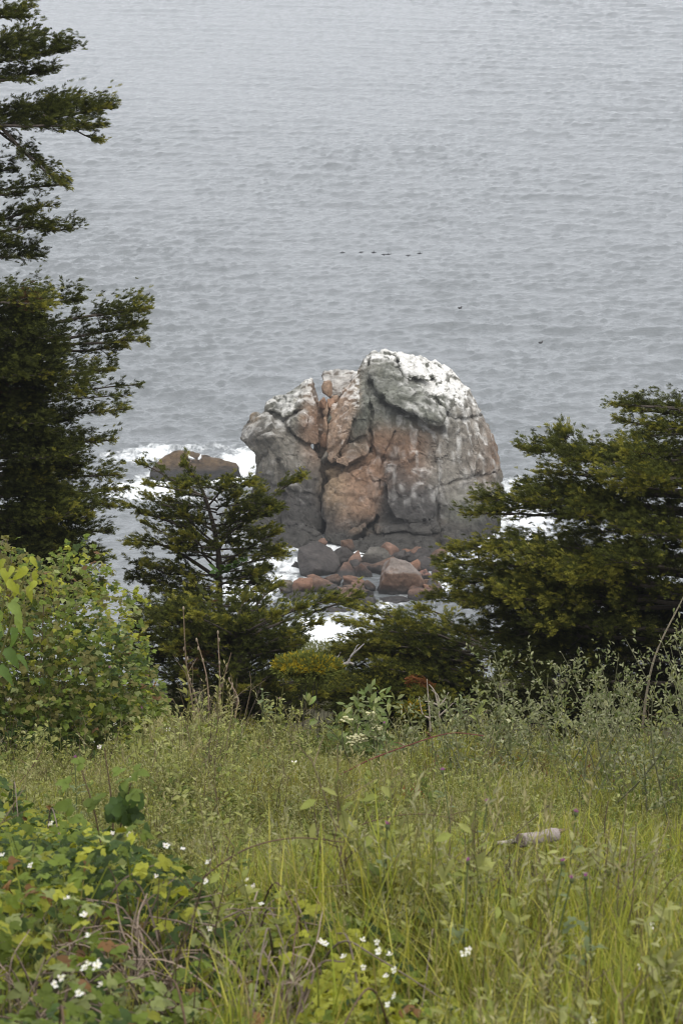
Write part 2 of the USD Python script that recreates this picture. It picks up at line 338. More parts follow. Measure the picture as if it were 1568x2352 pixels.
def rock_mesh(key, h, seed):
    hulls = [np.array([P(*q) for q in hp]) for hp in HULLS[key]]
    allp = np.vstack(hulls)
    lo, hi = allp.min(0) - 0.8, allp.max(0) + 0.8
    lo[2] = max(lo[2], -1.6)
    n = np.ceil((hi - lo) / h).astype(int) + 1
    ax = [lo[k] + h * np.arange(n[k]) for k in range(3)]
    G = np.stack(np.meshgrid(*ax, indexing='ij'), -1).astype(np.float32)
    flat = G.reshape(-1, 3)
    cx = np.full(len(flat), 9.0, np.float32)
    for hp in hulls:
        lo2, hi2 = hp.min(0) - 1.3, hp.max(0) + 1.3
        m = np.flatnonzero(((flat >= lo2) & (flat <= hi2)).all(1))
        q = flat[m]
        d = np.full(len(m), -9.0, np.float32)
        for e in hull_planes(hp):
            d = np.maximum(d, q @ e[:3].astype(np.float32) + np.float32(e[3]))
        a, b = cx[m], d
        k = 0.22
        hh = np.clip(0.5 + 0.5 * (b - a) / k, 0, 1)
        cx[m] = b * (1 - hh) + a * hh - k * hh * (1 - hh)
    near = np.flatnonzero(np.abs(cx) < 1.0)
    q = flat[near].astype(float)
    nz = (0.42 if key != 'wedge' else 0.15) * fbm(q * 0.3, 3, seed) + 0.25 * (0.25 - np.abs(fbm(q * np.array([0.8, 0.8, 0.55]), 3, seed + 9)))
    d = cx[near] + nz
    s = np.stack([q[:, 0], q[:, 2]], 1) + 0.35 * np.stack([fbm(q * 1.1, 2, seed + 20), fbm(q * 1.1, 2, seed + 21)], 1)
    for line, w, deep in CRACKS[key]:
        L = np.array([at(x, y, 193.5)[[0, 2]] for x, y in line])
        best = np.full(len(q), 9.0)
        for a, b in zip(L[:-1], L[1:]):
            ab = b - a
            t = np.clip(((s - a) @ ab) / (ab @ ab), 0, 1)
            best = np.minimum(best, np.linalg.norm(s - a - t[:, None] * ab, axis=1))
        front = q[:, 1] < 200.5
        d = np.where(front, np.maximum(d, np.minimum(w * 1.6 - best, deep + cx[near] * 0 + d + deep * 0)) if False else np.where(front, d + deep * np.exp(-(best / (w * 1.5)) ** 2), d), d)
    cx[near] = d
    v, f = surface_nets(cx.reshape(n), lo, h)
    # fractured blocks: each cell of a warped Voronoi pattern stands a little in or out of its neighbours
    N = meshkit.arrays((v, f), True)[2]
    for sz, amp, st in ((2.3, 0.10 if key != 'wedge' else 0.05, (1, 1, 0.6)), (0.95, 0.06, (1, 1, 0.7)), (0.42, 0.02, (1, 1, 0.8))):
        r = np.random.default_rng(seed + int(sz * 10))
        w = (v + 0.5 * sz * np.stack([fbm(v * 1.2 / sz, 2, seed + 30 + k) for k in range(3)], 1)) * np.array(st) / sz
        cells = np.floor(w).astype(np.int64)
        lo3 = cells.min(0) - 2
        sh = cells.max(0) - lo3 + 3
        jit = r.random((*sh, 3)); off = r.normal(size=tuple(sh)); tilt = r.normal(size=(*sh, 3)) * 1.5
        ii = np.stack(np.meshgrid(*[np.arange(k) for k in sh], indexing='ij'), -1)
        seeds = (ii + jit + lo3).reshape(-1, 3)
        dd, ix = cKDTree(seeds).query(w, k=2)
        edge = np.clip((dd[:, 1] - dd[:, 0]) / 0.11, 0, 1)
        o = np.clip(off.ravel()[ix[:, 0]], -1.6, 1.6) + ((w - seeds[ix[:, 0]]) * tilt.reshape(-1, 3)[ix[:, 0]]).sum(1)
        v = v + N * (amp * o * edge - amp * 0.7 * (1 - edge))[:, None]
    v = v + N * (0.045 * fbm(v * 3.0, 3, seed + 50))[:, None]
    return v, f

# stone tones of the stack: (px, py, radius x, radius y, colour) on the seaward-facing side
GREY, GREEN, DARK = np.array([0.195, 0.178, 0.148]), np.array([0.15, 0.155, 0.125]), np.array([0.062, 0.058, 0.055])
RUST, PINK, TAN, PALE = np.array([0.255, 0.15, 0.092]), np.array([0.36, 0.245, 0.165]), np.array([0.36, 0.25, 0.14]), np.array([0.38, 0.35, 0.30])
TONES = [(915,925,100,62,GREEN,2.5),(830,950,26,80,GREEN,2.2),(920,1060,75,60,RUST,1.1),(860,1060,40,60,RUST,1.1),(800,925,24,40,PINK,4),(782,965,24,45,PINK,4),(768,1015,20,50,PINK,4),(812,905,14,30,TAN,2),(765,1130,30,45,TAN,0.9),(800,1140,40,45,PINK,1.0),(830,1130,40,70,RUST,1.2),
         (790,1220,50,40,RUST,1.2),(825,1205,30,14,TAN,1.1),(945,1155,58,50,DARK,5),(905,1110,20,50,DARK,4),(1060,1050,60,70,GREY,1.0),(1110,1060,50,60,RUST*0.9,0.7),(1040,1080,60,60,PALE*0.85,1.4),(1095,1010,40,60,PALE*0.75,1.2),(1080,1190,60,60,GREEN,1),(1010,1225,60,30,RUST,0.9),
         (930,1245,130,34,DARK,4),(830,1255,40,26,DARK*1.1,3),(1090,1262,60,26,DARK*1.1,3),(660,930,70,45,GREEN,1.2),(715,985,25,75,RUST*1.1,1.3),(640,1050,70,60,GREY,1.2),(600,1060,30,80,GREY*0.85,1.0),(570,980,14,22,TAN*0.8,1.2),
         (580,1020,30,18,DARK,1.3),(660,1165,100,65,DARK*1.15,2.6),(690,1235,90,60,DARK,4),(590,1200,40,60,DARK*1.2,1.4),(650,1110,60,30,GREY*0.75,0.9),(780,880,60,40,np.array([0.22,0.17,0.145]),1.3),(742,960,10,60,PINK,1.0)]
def rock_tint(v, f, seed, one=None):
    N = meshkit.arrays((v, f), True)[2]
    s = v[:, [0, 2]] + 0.55 * np.stack([fbm(v * 0.9, 4, seed), fbm(v * 0.9, 4, seed + 1)], 1)
    acc, W = np.tile(GREY * 0.5, (len(v), 1)), np.full(len(v), 0.5)
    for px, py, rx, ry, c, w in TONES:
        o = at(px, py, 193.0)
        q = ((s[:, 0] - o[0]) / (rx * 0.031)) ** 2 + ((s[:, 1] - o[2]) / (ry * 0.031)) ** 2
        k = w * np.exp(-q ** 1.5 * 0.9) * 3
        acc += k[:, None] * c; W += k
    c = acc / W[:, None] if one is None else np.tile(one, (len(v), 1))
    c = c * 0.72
    mott = fbm(v * np.array([1.6, 1.6, 1.0]), 5, seed + 3)
    c = c * (1 + 1.1 * mott)[:, None]
    c = c + np.clip(fbm(v * 2.3, 4, seed + 4) - 0.10, 0, 1)[:, None] * np.array([0.55, 0.53, 0.5])      # pale lichen flecks
    # droppings whiten what lies open to the sky near the top, and run down the seaward right side
    zt = np.clip((v[:, 2] - 5.2) / 4.0, 0, 1)
    right = np.clip((v[:, 0] - 1.2) / 4, 0, 1)
    gu = np.clip((N[:, 2] - 0.52) * 3.4, 0, 1) * zt * (0.35 + 0.65 * np.clip((v[:, 0] - 0.4) / 1.5, 0, 1) + 0.12 * (v[:, 0] < -0.6)) + 1.1 * fbm(v * np.array([1.3, 1.3, 0.9]), 4, seed + 5) - 0.12
    gu = np.clip(gu * 1.5, 0, 1) * np.clip(zt * 3, 0, 1) * np.clip((N[:, 2] + 0.05) * 4, 0, 1)
    gl = np.array([at(px, py, 195.0)[[0, 2]] for px, py in ((835,855),(860,852),(900,862),(960,890),(1010,935),(1060,960),(1110,965),(1150,975))])
    line = np.interp(v[:, 0], gl[:, 0], gl[:, 1]) + 2.2 * fbm(v * 0.8, 4, seed + 40)
    gu = gu * np.where(v[:, 0] > gl[0, 0] - 0.3, np.clip((v[:, 2] - line) / 0.9 + 0.5, 0.06, 1), 1)
    st = np.clip(fbm(v * np.array([2.2, 2.2, 0.28]), 4, seed + 6) * 5.5 - 0.15, 0, 1) * right * np.clip((v[:, 2] - 2.2) / 3, 0, 1) * 0.7
    g = np.maximum(gu, st)[:, None]
    c = c * (1 - g) + g * np.array([0.66, 0.645, 0.61])
    wet = np.clip(1 - (v[:, 2] - 0.8 - 2.2 * fbm(v * 0.7, 3, seed + 8)) / 1.7, 0, 1)[:, None]               # tide band
    return np.clip(c * (1 - wet) + wet * np.array([0.05, 0.047, 0.042]), 0.015, 0.75)
stack = thing('sea_stack', 'massive grey and rust-red sea stack with white bird droppings on its domed top', 'rock')
ROCKS = {}
for key, nm, h, seed in (('main', 'domed_block', 0.105, 11), ('split', 'split_block', 0.105, 23), ('wedge', 'wedge_block', 0.09, 37)):
    v, f = rock_mesh(key, h, seed)
    ROCKS[key] = (v, f)
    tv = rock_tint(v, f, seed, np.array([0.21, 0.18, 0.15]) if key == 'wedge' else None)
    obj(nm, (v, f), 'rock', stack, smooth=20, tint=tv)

def stone(center, size, seed, sub=4, cuts=9, rough=0.06, flat=0.0, tilt=(0, 0, 0)):
    """A broken stone: an ellipsoid cut by planes, roughened."""
    r = np.random.default_rng(seed)
    m = trimesh.creation.icosphere(sub)
    d = np.array(m.vertices)
    hl = ConvexHull(unit(r.normal(size=(cuts + 4, 3))) * r.uniform(0.85, 1.0, (cuts + 4, 1)))
    n, hgt = hl.equations[:, :3], np.maximum(-hl.equations[:, 3], 0.30)
    q = d @ n.T
    rad = np.minimum(1.0, np.min(np.where(q > 0.05, hgt / np.maximum(q, 0.05), 9), 1))
    rad = rad * (1 + rough * 3 * fbm(d * 2.2 + seed, 4, seed) - rough * 2 * np.clip(0.12 - np.abs(fbm(d * 3.1 + seed, 2, seed + 1)), 0, 1))
    v = d * rad[:, None] * np.asarray(size) * 0.5 / 0.7
    R = trimesh.transformations.euler_matrix(*tilt)[:3, :3]
    return v @ R.T + np.asarray(center), np.array(m.faces)
def stone_tint(v, f, c, top=None, wet=True, seed=0):
    c = np.asarray(c, float) * 0.85 * (1 + 1.7 * fbm(v * 1.8, 4, seed))[:, None]
    if top is not None:
        N = meshkit.arrays((v, f), True)[2]
        k = np.clip((N[:, 2] - 0.35 + fbm(v * 2, 3, seed)) * 3, 0, 1)[:, None]
        c = c * (1 - k) + k * np.asarray(top) * (1 + 0.8 * fbm(v * 2.5, 4, seed + 2))[:, None]
    if wet:
        w = np.clip(1 - (v[:, 2] - 0.25 - 0.5 * fbm(v * 1.5, 3, seed + 3)) / 0.5, 0, 1)[:, None]
        c = c * (1 - w) + w * np.array([0.035, 0.032, 0.03])
    return np.clip(c, 0.012, 0.7)
# loose stones wedged in the cleft belong to the stack
for k, (px, py, dy, w, h2, c) in enumerate([(752,893,2.4,22,40,PINK),(760,928,1.6,20,24,RUST),(748,945,1.3,20,30,PINK),(741,925,1.0,14,26,RUST),(758,960,0.6,18,34,GREEN),(748,985,0.2,15,50,PINK),(743,1015,-0.4,14,44,RUST),(757,1000,-0.2,14,36,RUST),(770,920,2.2,18,22,PINK),(746,1050,-1.2,16,26,GREY)]):
    vs = stone(P(px, py, dy), (w * 0.031, 0.9, h2 * 0.031), 400 + k, sub=3, cuts=10)
    obj('stone', vs, 'boulder', stack, smooth=30, tint=np.clip(np.array(c) * 0.85 * (1 + fbm(vs[0] * 2, 4, k))[:, None], 0.02, 0.7))

# ------------------------------------------------------------------ boulders at the foot, reef with gulls
BR, OR, DK, RD, OL = (0.135, 0.082, 0.056), (0.21, 0.112, 0.07), (0.055, 0.048, 0.044), (0.165, 0.098, 0.07), (0.12, 0.10, 0.07)
BOULDERS = [  # zx, zy, w, h (pixels of the close view), colour, top colour, cuts, label
 (310,205,410,330,DK,None,7,'largest dark grey boulder at the left foot of the sea stack'),
 (650,195,140,160,RD,None,10,'pointed rust-brown boulder rising behind the slabs below the stack'),
 (715,268,190,80,RD,OR,10,'thin rust slab lying flat above the upright block'),
 (590,375,215,260,RD,None,9,'upright flat-faced reddish block in front of the boulder heap'),
 (1005,410,345,265,BR,(0.17,0.14,0.12),12,'biggest rounded brown boulder in the heap below the stack'),
 (1045,240,300,120,OR,OR,9,'long orange-topped slab behind the biggest round boulder'),
 (830,205,200,150,(0.12,0.11,0.095),None,8,'grey-green boulder between the pointed stone and the orange slab'),
 (300,430,270,120,DK,OR,9,'low dark boulder with a bright orange top at the left of the heap'),
 (370,325,270,120,BR,None,8,'brown boulder under the largest dark grey one'),
 (425,480,120,80,BR,RD,8,'small brown stone beside the orange-topped boulder'),
 (600,545,200,130,BR,None,7,'brown rounded boulder in front of the upright block'),
 (725,505,160,90,DK,BR,8,'dark flat stone left of the biggest round boulder'),
 (765,575,110,90,(0.11,0.1,0.09),None,8,'small grey stone at the front edge of the heap'),
 (965,575,220,70,DK,None,8,'low wet black ledge in front of the biggest round boulder'),
 (1255,385,160,140,DK,(0.19,0.10,0.075),8,'dark boulder with a reddish top in the surf right of the heap'),
 (725,355,140,160,RD,None,8,'brown block squeezed between the upright block and the round boulder'),
 (510,655,180,70,BR,None,8,'brown wave-washed rock just above the low cypress boughs'),
 (50,465,140,120,OL,OL,8,'olive-brown boulder in white surf at the far left of the heap'),
 (140,540,190,70,(0.2,0.15,0.13),None,8,'pinkish low rock beside the surf left of the heap'),
 (1150,305,120,90,DK,None,8,'black boulder under the end of the orange slab'),
 (128,270,60,70,DK,None,8,'small black rock in the surf beside the largest dark boulder'),
 (430,395,150,90,BR,None,8,'brown stone wedged behind the orange-topped boulder'),
 (1290,470,180,70,DK,None,8,'low black rock awash right of the biggest round boulder'),
 (500,300,520,130,DK,None,8,'broad wet black ledge under the left of the boulder heap'),
 (900,330,560,150,DK,None,8,'broad wet black ledge under the right of the boulder heap'),
 (560,190,200,150,DK,None,8,'dark boulder in the shade between the largest grey one and the pointed stone'),
 (950,170,260,120,DK,None,8,'dark boulder in the shade of the stack behind the orange slab'),
 (1200,200,240,130,DK,None,8,'dark boulder at the foot of the stack right of the orange slab'),
 (900,300,300,160,DK,BR,8,'brown boulder mostly hidden behind the biggest round one')]
def hull_stone(pts, seed, h=0.075):
    q = np.array([at(646 + x * 0.26, 1229 + y * 0.26, Y) for x, y, Y in pts])
    lo, hi = q.min(0) - 0.3, q.max(0) + 0.3
    n = np.ceil((hi - lo) / h).astype(int) + 1
    G = np.stack(np.meshgrid(*[lo[k] + h * np.arange(n[k]) for k in range(3)], indexing='ij'), -1)
    d = np.full(G.shape[:3], -9.0)
    for e in hull_planes(q):
        d = np.maximum(d, G @ e[:3] + e[3])
    d = d + 0.10 * fbm(G * 1.1, 4, seed) + 0.06 * (0.2 - np.abs(fbm(G * 2.6, 3, seed + 1)))
    return surface_nets(d, lo, h)
HB = {
 0: [(150,110,185.6),(250,70,186.4),(330,60,186.6),(440,110,186.4),(500,190,185.8),(520,260,185.2),(480,330,184.4),(250,390,183.6),(170,350,183.8),(140,200,185),(300,300,183.4),(160,380,186.5),(500,330,187.5),(300,100,188.5)],
 1: [(680,130,186.6),(600,200,186),(575,250,185.8),(640,275,185.6),(720,230,186),(700,190,186.2),(680,150,187.6),(590,280,187),(720,280,187)],
 2: [(620,285,185.1),(690,240,185.8),(760,240,185.9),(805,260,185.6),(770,300,185),(740,300,184.9),(660,295,185.8),(790,300,186)],
 3: [(555,235,184.7),(600,232,184.8),(605,285,184.6),(655,320,184.4),(665,400,183.8),(650,475,183.2),(460,460,183.3),(455,400,183.7),(500,315,184.4),(550,300,184.6),(500,420,185.5),(660,440,185.6),(590,250,185.4)],
 5: [(900,180,187.2),(1010,185,187.4),(1140,205,187.2),(1185,255,186.6),(1180,290,186.2),(1100,292,185.9),(1000,262,186),(905,245,186.2),(910,250,188),(1180,300,188)],
}
lift_y = {1: 186.6, 2: 185.2, 5: 186.8, 6: 187.0, 19: 185.6, 21: 184.6, 8: 185.0, 15: 184.2, 23: 187.6, 24: 186.4, 25: 187.0, 26: 188.2, 27: 187.4, 28: 185.4}
for k, (zx, zy, w, h2, c, top, cuts, lab) in enumerate(BOULDERS):
    px, py = 646 + zx * 0.26, 1229 + zy * 0.26
    wm, hm = w * 0.26 * 0.0295, h2 * 0.26 * 0.0300
    foot = on_z(px, 1229 + (zy + h2 / 2) * 0.26, 0.0)
    depth = max(0.75 * wm, 0.9)
    Yc = foot[1] + depth * 0.5
    if lift_y.get(k):
        Yc = lift_y[k]
    cpt = at(px, py, Yc)
    if k in HB:
        v, f = hull_stone(HB[k], 500 + k)
        tint = stone_tint(v, f, c, top, seed=100 + k)
        tag(obj('boulder', (v, f), 'boulder', smooth=40, tint=tint), lab, 'boulder')
        continue
    t = np.random.default_rng(900 + k).uniform(-0.25, 0.25, 3)
    v, f = stone(cpt - np.array([0, 0, 0.15]), (wm * 1.12, depth * 1.2, hm * 1.25), 100 + k, sub=4, cuts=cuts + 6, rough=0.10, tilt=t)
    tint = stone_tint(v, f, c, top, seed=100 + k)
    tag(obj('boulder', (v, f), 'boulder', smooth=28, tint=tint), lab, 'boulder')
rub = np.random.default_rng(333)
SHORT = {0: 'the largest dark grey boulder', 1: 'the pointed stone', 3: 'the upright block', 4: 'the biggest round boulder', 5: 'the orange slab', 7: 'the orange-topped boulder', 14: 'the dark boulder with a reddish top'}
SHORTP = {k: np.array([646 + BOULDERS[k][0] * 0.26, 1229 + BOULDERS[k][1] * 0.26]) for k in SHORT}
seen = set()
k = 0
while k < 38:
    px, py = rub.uniform(695, 1010), rub.uniform(1262, 1372)
    w_ = rub.uniform(0.5, 1.35)
    near_ = min(SHORTP, key=lambda b: np.hypot(*(SHORTP[b] - (px, py))))
    dx, dy = np.array([px, py]) - SHORTP[near_]
    tone = ('brown', 'rust-red', 'dark', 'reddish')[k % 4]
    where_ = ('left of ' if dx < 0 else 'right of ') if abs(dx) > abs(dy) else ('behind ' if dy < 0 else 'in front of ')
    lab = ('bigger ' if w_ > 0.9 else 'little ') + tone + ' broken stone ' + where_ + SHORT[near_]
    if lab in seen:
        k += rub.random() < 0.12
        continue
    seen.add(lab); k += 1
    Yc = on_z(px, py + 8, 0.0)[1] + 0.3
    c0 = np.array(at(px, py, Yc)); c0[2] = rub.uniform(0.05, 0.35) + max(0, 0.15 * (Yc - 186))
    v, f = stone(c0, (w_ * rub.uniform(0.9, 1.5), w_, w_ * rub.uniform(0.7, 1.1)), 700 + k, sub=3, cuts=16, rough=0.12, tilt=rub.uniform(-0.6, 0.6, 3))
    tag(obj('rubble_stone', (v, f), 'boulder', smooth=28, tint=stone_tint(v, f, {'brown': BR, 'rust-red': OR, 'dark': DK, 'reddish': RD}[tone], None, seed=k)), lab, 'stone', 'rubble stones between the boulders')
# reef: a low sloping skerry left of the stack
rp = [(348,1068,0,.3),(360,1052,2,1),(385,1040,3,1),(405,1029,3,1),(440,1031,3.5,1),(455,1036,3,1),(500,1049,2,1),(548,1060,1,1),(552,1068,0,1),(540,1080,-1,1),(500,1090,-2,1),(470,1103,-3.5,1),(440,1110,-4,1),(400,1108,-3.5,1),(360,1100,-2.5,1),(340,1085,-1.5,1),(420,1040,6,1),(500,1055,4,1)]
ZR = 59.0 / math.tan(math.radians(16.5 + math.degrees(math.atan((1095 / PH * 2 - 1) * TX * 1.5))))
hp = np.array([at(px, py, 208.5 + 0.42 * dy) - [0, 0, 0.12] for px, py, dy, _ in rp])
hp = np.vstack([hp, hp * [1, 1, 0] + [0, 0, -1.2]])
lo, hi = hp.min(0) - 0.5, hp.max(0) + 0.5
n = np.ceil((hi - lo) / 0.09).astype(int) + 1
G = np.stack(np.meshgrid(*[lo[k] + 0.09 * np.arange(n[k]) for k in range(3)], indexing='ij'), -1)
d = np.full(G.shape[:3], -9.0)
for e in hull_planes(hp):
    d = np.maximum(d, G @ e[:3] + e[3])
d = d + 0.34 * fbm(G * 0.8, 4, 77) + 0.3 * (0.2 - np.abs(fbm(G * 1.5, 3, 78)))
v, f = surface_nets(d, lo, 0.09)
N = meshkit.arrays((v, f), True)[2]
k = np.clip((N[:, 2] - 0.55 + 1.2 * fbm(v * 0.9, 4, 79)) * 3, 0, 1)[:, None] * np.clip((v[:, 2] - 0.5) / 0.4, 0, 1)[:, None]
tint = (1 - k) * np.array([0.04, 0.038, 0.037]) + k * (np.array([0.125, 0.085, 0.05]) + np.clip(fbm(v * 1.3, 3, 80), 0, 1)[:, None] * np.array([0.12, 0.06, 0.0]))
tag(obj('reef_rock', (v, f), 'boulder', smooth=True, tint=np.clip(tint * 0.68 * (1 + 1.2 * fbm(v * 2.4, 4, 81))[:, None], 0.012, 0.5)), 'low brown weed-covered reef rock with two gulls, left of the sea stack', 'rock')
REEF = (v, f)

# ------------------------------------------------------------------ sea
sx = np.concatenate([-np.geomspace(4000, 75, 26)[:-1], np.arange(-75, -50, 0.8), np.arange(-50, -18, 0.36), np.arange(-18, 18, 0.2), np.arange(18, 50, 0.36), np.arange(50, 75, 0.8), np.geomspace(75, 4000, 26)])
sy = np.concatenate([[95, 110, 125, 140, 150], np.arange(156, 232, 0.25)])
y = sy[-1]
ys = []
while y < 600:
    y += 0.32 + (y - 230) * 0.0022; ys.append(y)
sy = np.concatenate([sy, ys, np.geomspace(602, 9000, 50)])
X, Y = np.meshgrid(sx, sy, indexing='ij')
wr = np.random.default_rng(5)
Z = np.zeros_like(X); DX = np.zeros_like(X); DY = np.zeros_like(X)
# patches where the wind lifts the chop more or less
gust = np.clip(0.9 + 2.4 * fbm(np.stack([X * 0.022, Y * 0.012, 0 * X], -1), 4, 41), 0.35, 1.7)
for k in range(96):
    lam = 0.75 * (9 / 0.75) ** (wr.random() ** 1.5)
    ang = wr.normal(math.radians(-100), math.radians(22 if lam > 4 else 40))
    kk = 2 * math.pi / lam
    amp = 0.0086 * lam * min(1.0, (1.9 / lam)) ** 0.8 * wr.uniform(0.6, 1.3)
    fade = np.clip(1.9 - Y / (230 * lam ** 0.7 + 120), 0.0, 1) if lam < 4 else np.clip(2.4 - Y / 500, 0, 1)
    cx, cy = math.cos(ang), math.sin(ang)
    ph = kk * (cx * X + cy * Y) + wr.uniform(0, 2 * math.pi)
    a = amp * fade * (gust if lam < 12 else 1)
    s, c = np.sin(ph), np.cos(ph)
    Z += a * c; DX -= 0.45 * a * cx * s; DY -= 0.45 * a * cy * s
side = np.clip((140 - np.abs(X)) / 60, 0, 1)
Z *= side; DX *= side; DY *= side
# the surf swells where it meets rock; foam lies round the rocks and streaks off them
foam = np.zeros_like(X)
near = (np.abs(X) < 24) & (Y > 155) & (Y < 232)
xn, yn = X[near], Y[near]
foot = []
for v, _ in [ROCKS['main'], ROCKS['split'], REEF]:
    w = v[np.abs(v[:, 2]) < 0.35]
    foot.append(w[:, :2])
foot = np.vstack(foot)
dist = cKDTree(foot).query(np.stack([xn, yn], 1))[0]
FO = np.clip(0.62 - dist * 0.20, 0, 1)
for px, py, rx, ry, s in [(650,1300,2.2,2.6,0.72),(610,1330,2.2,3.0,0.7),(580,1360,2.0,3,0.6),(560,1210,1.4,6,0.5),(545,1060,2.4,3.2,0.72),(530,1085,2.4,3.0,0.66),(490,1105,2.6,2.2,0.72),(350,1040,2.4,2.8,0.5),(300,1055,2.4,3,0.45),(350,1125,3.5,3,0.6),(430,1140,3,3,0.5),(1190,1120,2.4,4,0.45),(1180,1165,2.0,2.4,0.5),(1190,1195,2.6,3.0,0.75),(1220,1240,2.2,2.2,0.6),
                           (980,1320,1.2,2.6,0.62),(1010,1345,1.6,2.2,0.6),(1040,1300,1.6,2.4,0.6),(1100,1290,2.0,2.0,0.6),(960,1375,2.6,1.6,0.48),(880,1390,1.6,1.6,0.5),(760,1445,2.4,3.4,0.58),(720,1460,2.2,3.0,0.55),(800,1415,2.0,2.2,0.5),(690,1350,1.5,2.5,0.5),(480,1030,3,1.2,0.45)]:
    o = on_z(px, py)
    q = ((xn - o[0]) / rx) ** 2 + ((yn - o[1]) / ry) ** 2
    FO = np.maximum(FO, 1.25 * s * np.exp(-q * 0.55))
streak = meshkit.fbm(np.stack([xn * 0.42, yn * 0.20, 0 * xn], -1), 4, 61)
FO = np.clip(FO * (0.36 + 1.2 * streak), 0, 0.86)
foam[near] = FO
lift = np.zeros_like(X); q3 = np.stack([xn * 1.3, yn * 0.9, 0 * xn], -1)
lift[near] = np.clip(FO - 0.15, 0, 1) * (0.12 + 0.5 * fbm(q3, 4, 62) + 0.35 * fbm(q3 * 3, 3, 63))
# a few breaking crests farther out
cap = np.clip((Z - 1.0) * 2, 0, 1) * np.clip(fbm(np.stack([X * 0.05, Y * 0.03, 0 * X], -1), 3, 64) - 0.16, 0, 1) * 3.0 * (Y < 420)
foam = np.maximum(foam, np.clip(cap, 0, 0.5))
v = np.stack([X + DX, Y + DY, Z + lift], -1).reshape(-1, 3)
foam = foam - 0.4 * np.clip(1 - foam / 0.15, 0, 1)
ft = np.repeat(foam.reshape(-1, 1), 3, 1)
tag(obj('sea', (v, grid_faces(len(sx), len(sy))), 'water', smooth=True, tint=ft), kind='structure')
SEA_MESH = (sx, sy, Z)
# air: fine even sea haze
hz = trimesh.creation.box(extents=(8400, 9400, 96))
hz.apply_translation([0, 4500, 27.0])

# ------------------------------------------------------------------ cypresses
def spray(seed, n=8, wid=0.06):
    """A plume of scale-leaved shoots, about one unit long, along +x."""
    r = np.random.default_rng(seed)
    V, F = [], []
    for k in range(n):
        t = 0.02 + 0.85 * (k / n) + r.uniform(-0.04, 0.04)
        side = (1 if k % 2 else -1) * r.uniform(0.2, 1.0)
        b = np.array([t * 0.75, 0, r.normal() * 0.03])
        d = unit(np.array([1.0, side * 0.85, r.uniform(-0.15, 0.8)]))
        L = (0.56 - 0.28 * t) * r.uniform(0.7, 1.3)
        w = np.cross(d, r.normal(size=3)); w = unit(w) * wid * r.uniform(0.8, 1.4)
        i = len(V)
        V += [b, b + d * L * 0.55 + w, b + d * L * 0.45 - w, b + d * L]
        F += [(i, i + 1, i + 2), (i + 2, i + 1, i + 3)]
    return np.array(V), np.array(F)
SPRAYS = [spray(k) for k in range(8)]
TIPC, MIDC, INC, BROWN = np.array([0.32, 0.30, 0.052]), np.array([0.105, 0.118, 0.028]), np.array([0.036, 0.043, 0.014]), np.array([0.09, 0.05, 0.025])  # old growth to young tips, spread wider to paint shaded interior and lit tips
BARK = np.array([0.075, 0.062, 0.05])
NS = 5
PLUMES = [spray(50 + k, 26, 0.026) for k in range(NS)]
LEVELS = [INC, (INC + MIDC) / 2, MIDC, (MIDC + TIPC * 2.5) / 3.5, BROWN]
CROWN = {}
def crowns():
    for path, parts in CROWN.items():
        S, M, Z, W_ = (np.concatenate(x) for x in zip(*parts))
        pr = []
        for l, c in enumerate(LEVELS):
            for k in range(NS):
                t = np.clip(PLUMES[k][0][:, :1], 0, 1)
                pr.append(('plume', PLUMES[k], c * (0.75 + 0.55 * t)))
        scatter(path, 'foliage', pr, 'foliage', S, M, Z, W_)
